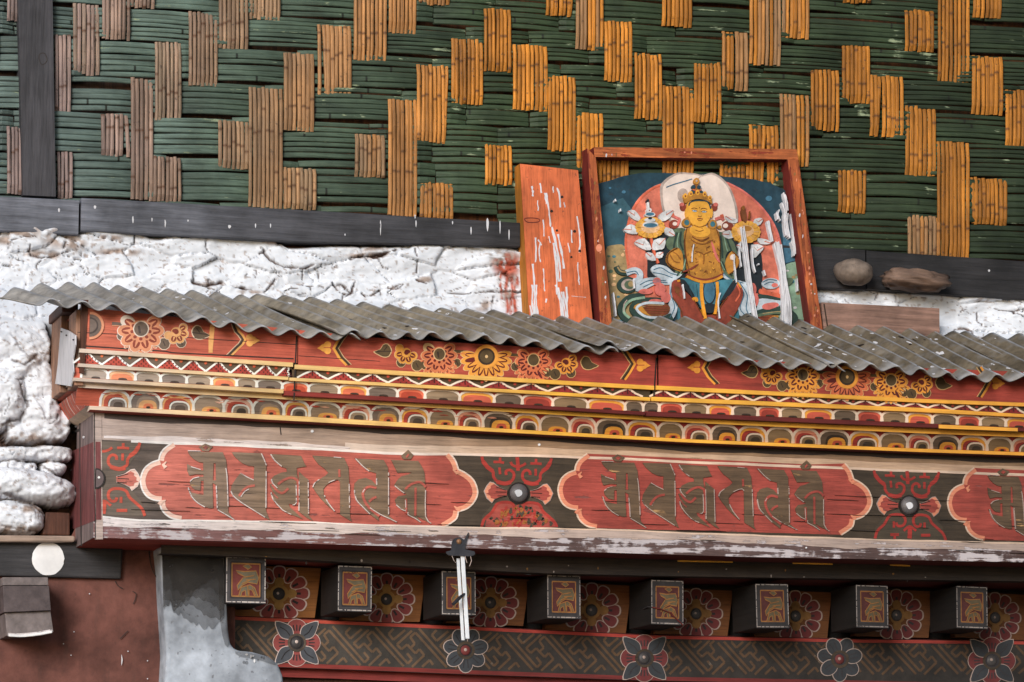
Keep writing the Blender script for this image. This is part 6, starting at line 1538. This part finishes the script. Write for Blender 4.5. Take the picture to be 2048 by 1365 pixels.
def lotus(leaves, fl, inner, stemt, st):
    b = MB()
    if stemt: rs(b, stemt, 4.5, 'coral', 5.4)
    for t in leaves:
        rp(b, t, 'leafwhite', 5.8, n=2); q = cR(t); c_ = (sum(p[0] for p in q)/len(q), sum(p[1] for p in q)/len(q)); b.stroke([q[0], c_], 1.1, 'relief_coral', SRl, 6.6, step=STP, n=nR); b.stroke([(q[1][0]*.6+c_[0]*.4, q[1][1]*.6+c_[1]*.4), c_], .8, 'relief_halo_edge', SRl, 6.6, step=STP, n=nR)
    cx, cy, rx, ry = fl
    for k in range(16):
        a = 2*math.pi*k/16; re(b, cx+rx*.8*math.cos(a), cy+ry*.8*math.sin(a), rx*.24, ry*.24, 'yellow', 6.2)
    re(b, cx, cy, rx*.86, ry*.86, 'yellow', 6.7); re(b, inner[0], inner[1], inner[2], inner[3], 'peach', 7.1)
    for k in range(14):
        a = 2*math.pi*k/14; rs(b, '%f,%f %f,%f' % (cx+rx*.45*math.cos(a), cy+ry*.5*math.sin(a), cx+rx*.9*math.cos(a), cy+ry*.9*math.sin(a)), .9, 'ochre' if k % 2 else 'peach', 7.2, smo=False)
    st(b); b.build('lotus_flower', rl)
def stupa(b):
    re(b, 862, 536, 48, 20, 'leafwhite', 7.6); re(b, 862, 540, 42, 13, 'blue', 8); re(b, 858, 508, 34, 14, 'leafwhite', 8.2); re(b, 858, 498, 12, 7, 'black', 8.7); re(b, 858, 474, 33, 15, 'leafwhite', 8.2); re(b, 858, 472, 26, 10, 'blue', 8.7); rs(b, '846,398 849,440', 4, 'leafwhite', 8.2); re(b, 852, 448, 16, 15, 'leafwhite', 8.4); re(b, 854, 450, 4, 4, 'maroon', 8.9); re(b, 845, 388, 8, 9, 'black', 8.6)
lotus(['725,450 765,444 802,490 790,512 745,490', '698,562 742,530 787,560 780,592 722,586', '1005,445 965,446 915,475 930,515 985,492', '1015,602 1000,562 945,550 950,580 980,605', '764,640 828,618 872,682 840,692 792,672', '956,618 885,630 878,690 920,688 948,680', '836,708 878,712 898,756 850,750', '942,705 902,708 898,740 936,738'], (862, 552, 90, 64), (862, 555, 58, 34), '868,605 884,690 914,772', stupa)
def finial(b):
    rs(b, '1438,430 1440,470 1452,525', 9, 'brown', 7.8, True); rs(b, '1480,450 1475,500', 5, 'ochre_deep', 7.8, True); re(b, 1460, 560, 30, 16, 'ochre', 7.6); re(b, 1438, 432, 9, 14, 'ochre_deep', 8.2)
lotus(['1330,482 1402,500 1396,524 1348,518', '1308,592 1352,568 1398,600 1348,622', '1562,495 1512,498 1505,545 1546,532', '1612,650 1590,628 1528,618 1550,655', '1400,660 1442,648 1442,712', '1568,668 1492,658 1500,742 1540,712'], (1456, 580, 88, 68), (1452, 575, 52, 36), '1460,640 1470,760', finial)
b = MB()
re(b, 1012, 530, 30, 28, 'maroon', 5); re(b, 1016, 528, 14, 12, 'halo', 5.6); rs(b, '985,470 1030,492 1045,500 1030,540', 5, 'rose', 5.4); rs(b, '1000,465 1005,480', 6, 'coral', 5.6)
b.build('hair_ribbon', rl); b = MB()
re(b, 1344, 540, 34, 30, 'maroon', 5); re(b, 1330, 540, 16, 14, 'halo', 5.6); rs(b, '1268,500 1300,490 1320,505', 6, 'rose', 5.4); rs(b, '1306,470 1312,490', 6, 'coral', 5.6)
b.build('hair_ribbon', rl)
b = SLAB
for t, w_ in (('1688,345 1702,400 1706,470', 8), ('1700,470 1700,540 1712,615', 9), ('1660,440 1650,480 1668,515', 4), ('1640,470 1648,500', 5), ('1738,470 1745,560 1752,730', 6.5), ('1672,400 1690,460 1690,530', 3), ('1588,515 1600,580 1612,655', 6), ('1640,650 1665,760 1680,860 1690,1000 1692,1190', 12), ('1665,660 1680,780 1700,900 1722,1050 1720,1200', 7), ('1430,555 1448,680 1462,800 1480,930 1500,1050 1520,1160', 10), ('1490,690 1498,780 1510,850', 5), ('1420,640 1415,720 1425,790', 4), ('1290,955 1282,1020 1290,1112', 4.5), ('1058,900 1066,950 1070,1010', 5), ('1128,655 1120,720 1118,770', 2.6), ('1375,720 1382,800 1392,890', 3.5), ('1770,880 1775,950', 2.6), ('1530,770 1530,800', 4), ('640,385 645,410', 4.5), ('672,440 674,468', 2.6), ('628,960 640,1040 645,1120', 5), ('755,870 760,940', 4), ('1735,650 1745,700', 4), ('1560,820 1570,860', 3)):
    q = cR(t); nst = max(1, int(w_/3))
    for k_ in range(nst):
        o_ = (k_-(nst-1)/2)*w_/nst; a_, b_ = r_.uniform(-3, 3), r_.uniform(-6, 3)
        rs(b, [(x+o_+r_.uniform(-.8, .8), y+(a_ if i_ == 0 else b_ if i_ == len(q)-1 else 0)) for i_, (x, y) in enumerate(q)], [r_.uniform(.4, 1.0)*min(w_, 3.4) for _ in range((len(q)-1)*4+1)], '!drip_white', 9.8)
re(b, 1372, 738, 16, 18, 'halo', 8)
SLAB.build('slab', rl)

# ------------------------------------------------------------------ rocks and block on the ledge
from mathutils import noise as mno
def rock(name, label, c, r, m, seed, flatness=.5, amp=.22, freq=1.6, rot=0.0, boxy=0.0):
    b = MB(); vs = []; n1, n2 = 22, 36
    for i in range(n1+1):
        t = math.pi*i/n1
        for j in range(n2):
            q = 2*math.pi*j/n2
            d = Vector((math.sin(t)*math.cos(q), math.sin(t)*math.sin(q), math.cos(t)))
            k = 1+amp*mno.fractal(d*freq+Vector((seed, 0, 0)), .9, 2.1, 5)
            if boxy: k *= (1/max(abs(d.x), abs(d.z), .72))**boxy; k += .05*mno.fractal(Vector((d.x*3, d.y*3, d.z*16)), .8, 2.0, 4)
            p = Vector((d.x*r[0]*k, d.y*r[1]*k, d.z*r[2]*k))
            vs.append(Vector(c)+Vector((p.x*math.cos(rot)+p.z*math.sin(rot), p.y, -p.x*math.sin(rot)+p.z*math.cos(rot))))
    b.add(vs, [(i*n2+j, (i+1)*n2+j, (i+1)*n2+(j+1) % n2, i*n2+(j+1) % n2) for i in range(n1) for j in range(n2)], m)
    return tag(b.build(name, smooth=True), label, 'rock')
c_ = P(1707, 545, .33); rock('round_rock', 'round grey-brown rock resting on the white wall against the sill', c_, (.054, .05, .036), 'rock_brown', 3.3, amp=.08, rot=.05)
c_ = P(1830, 562, .33); rock('flat_rock', 'long rusty brown rock lying on the white wall right of the round rock', c_, (.088, .05, .027), 'rock_rust', 4.4, amp=.26, freq=2.1, rot=.06, boxy=.55)
bb = MB(); YBk = .315
fr = [P(1652, 730, YBk), P(1880, 745, YBk), P(1879, 617, YBk), P(1643, 605, YBk)]
bb.hexa(fr, .05, 'block_wood'); bb.stroke([(1648, 608), (1656, 660), (1660, 720)], 3, 'garland_dark', flat(YBk), 1, step=.0004)
tag(bb.build('wood_block', bevel=.004), 'weathered brown wooden board standing on the roof right of the frame', 'board')
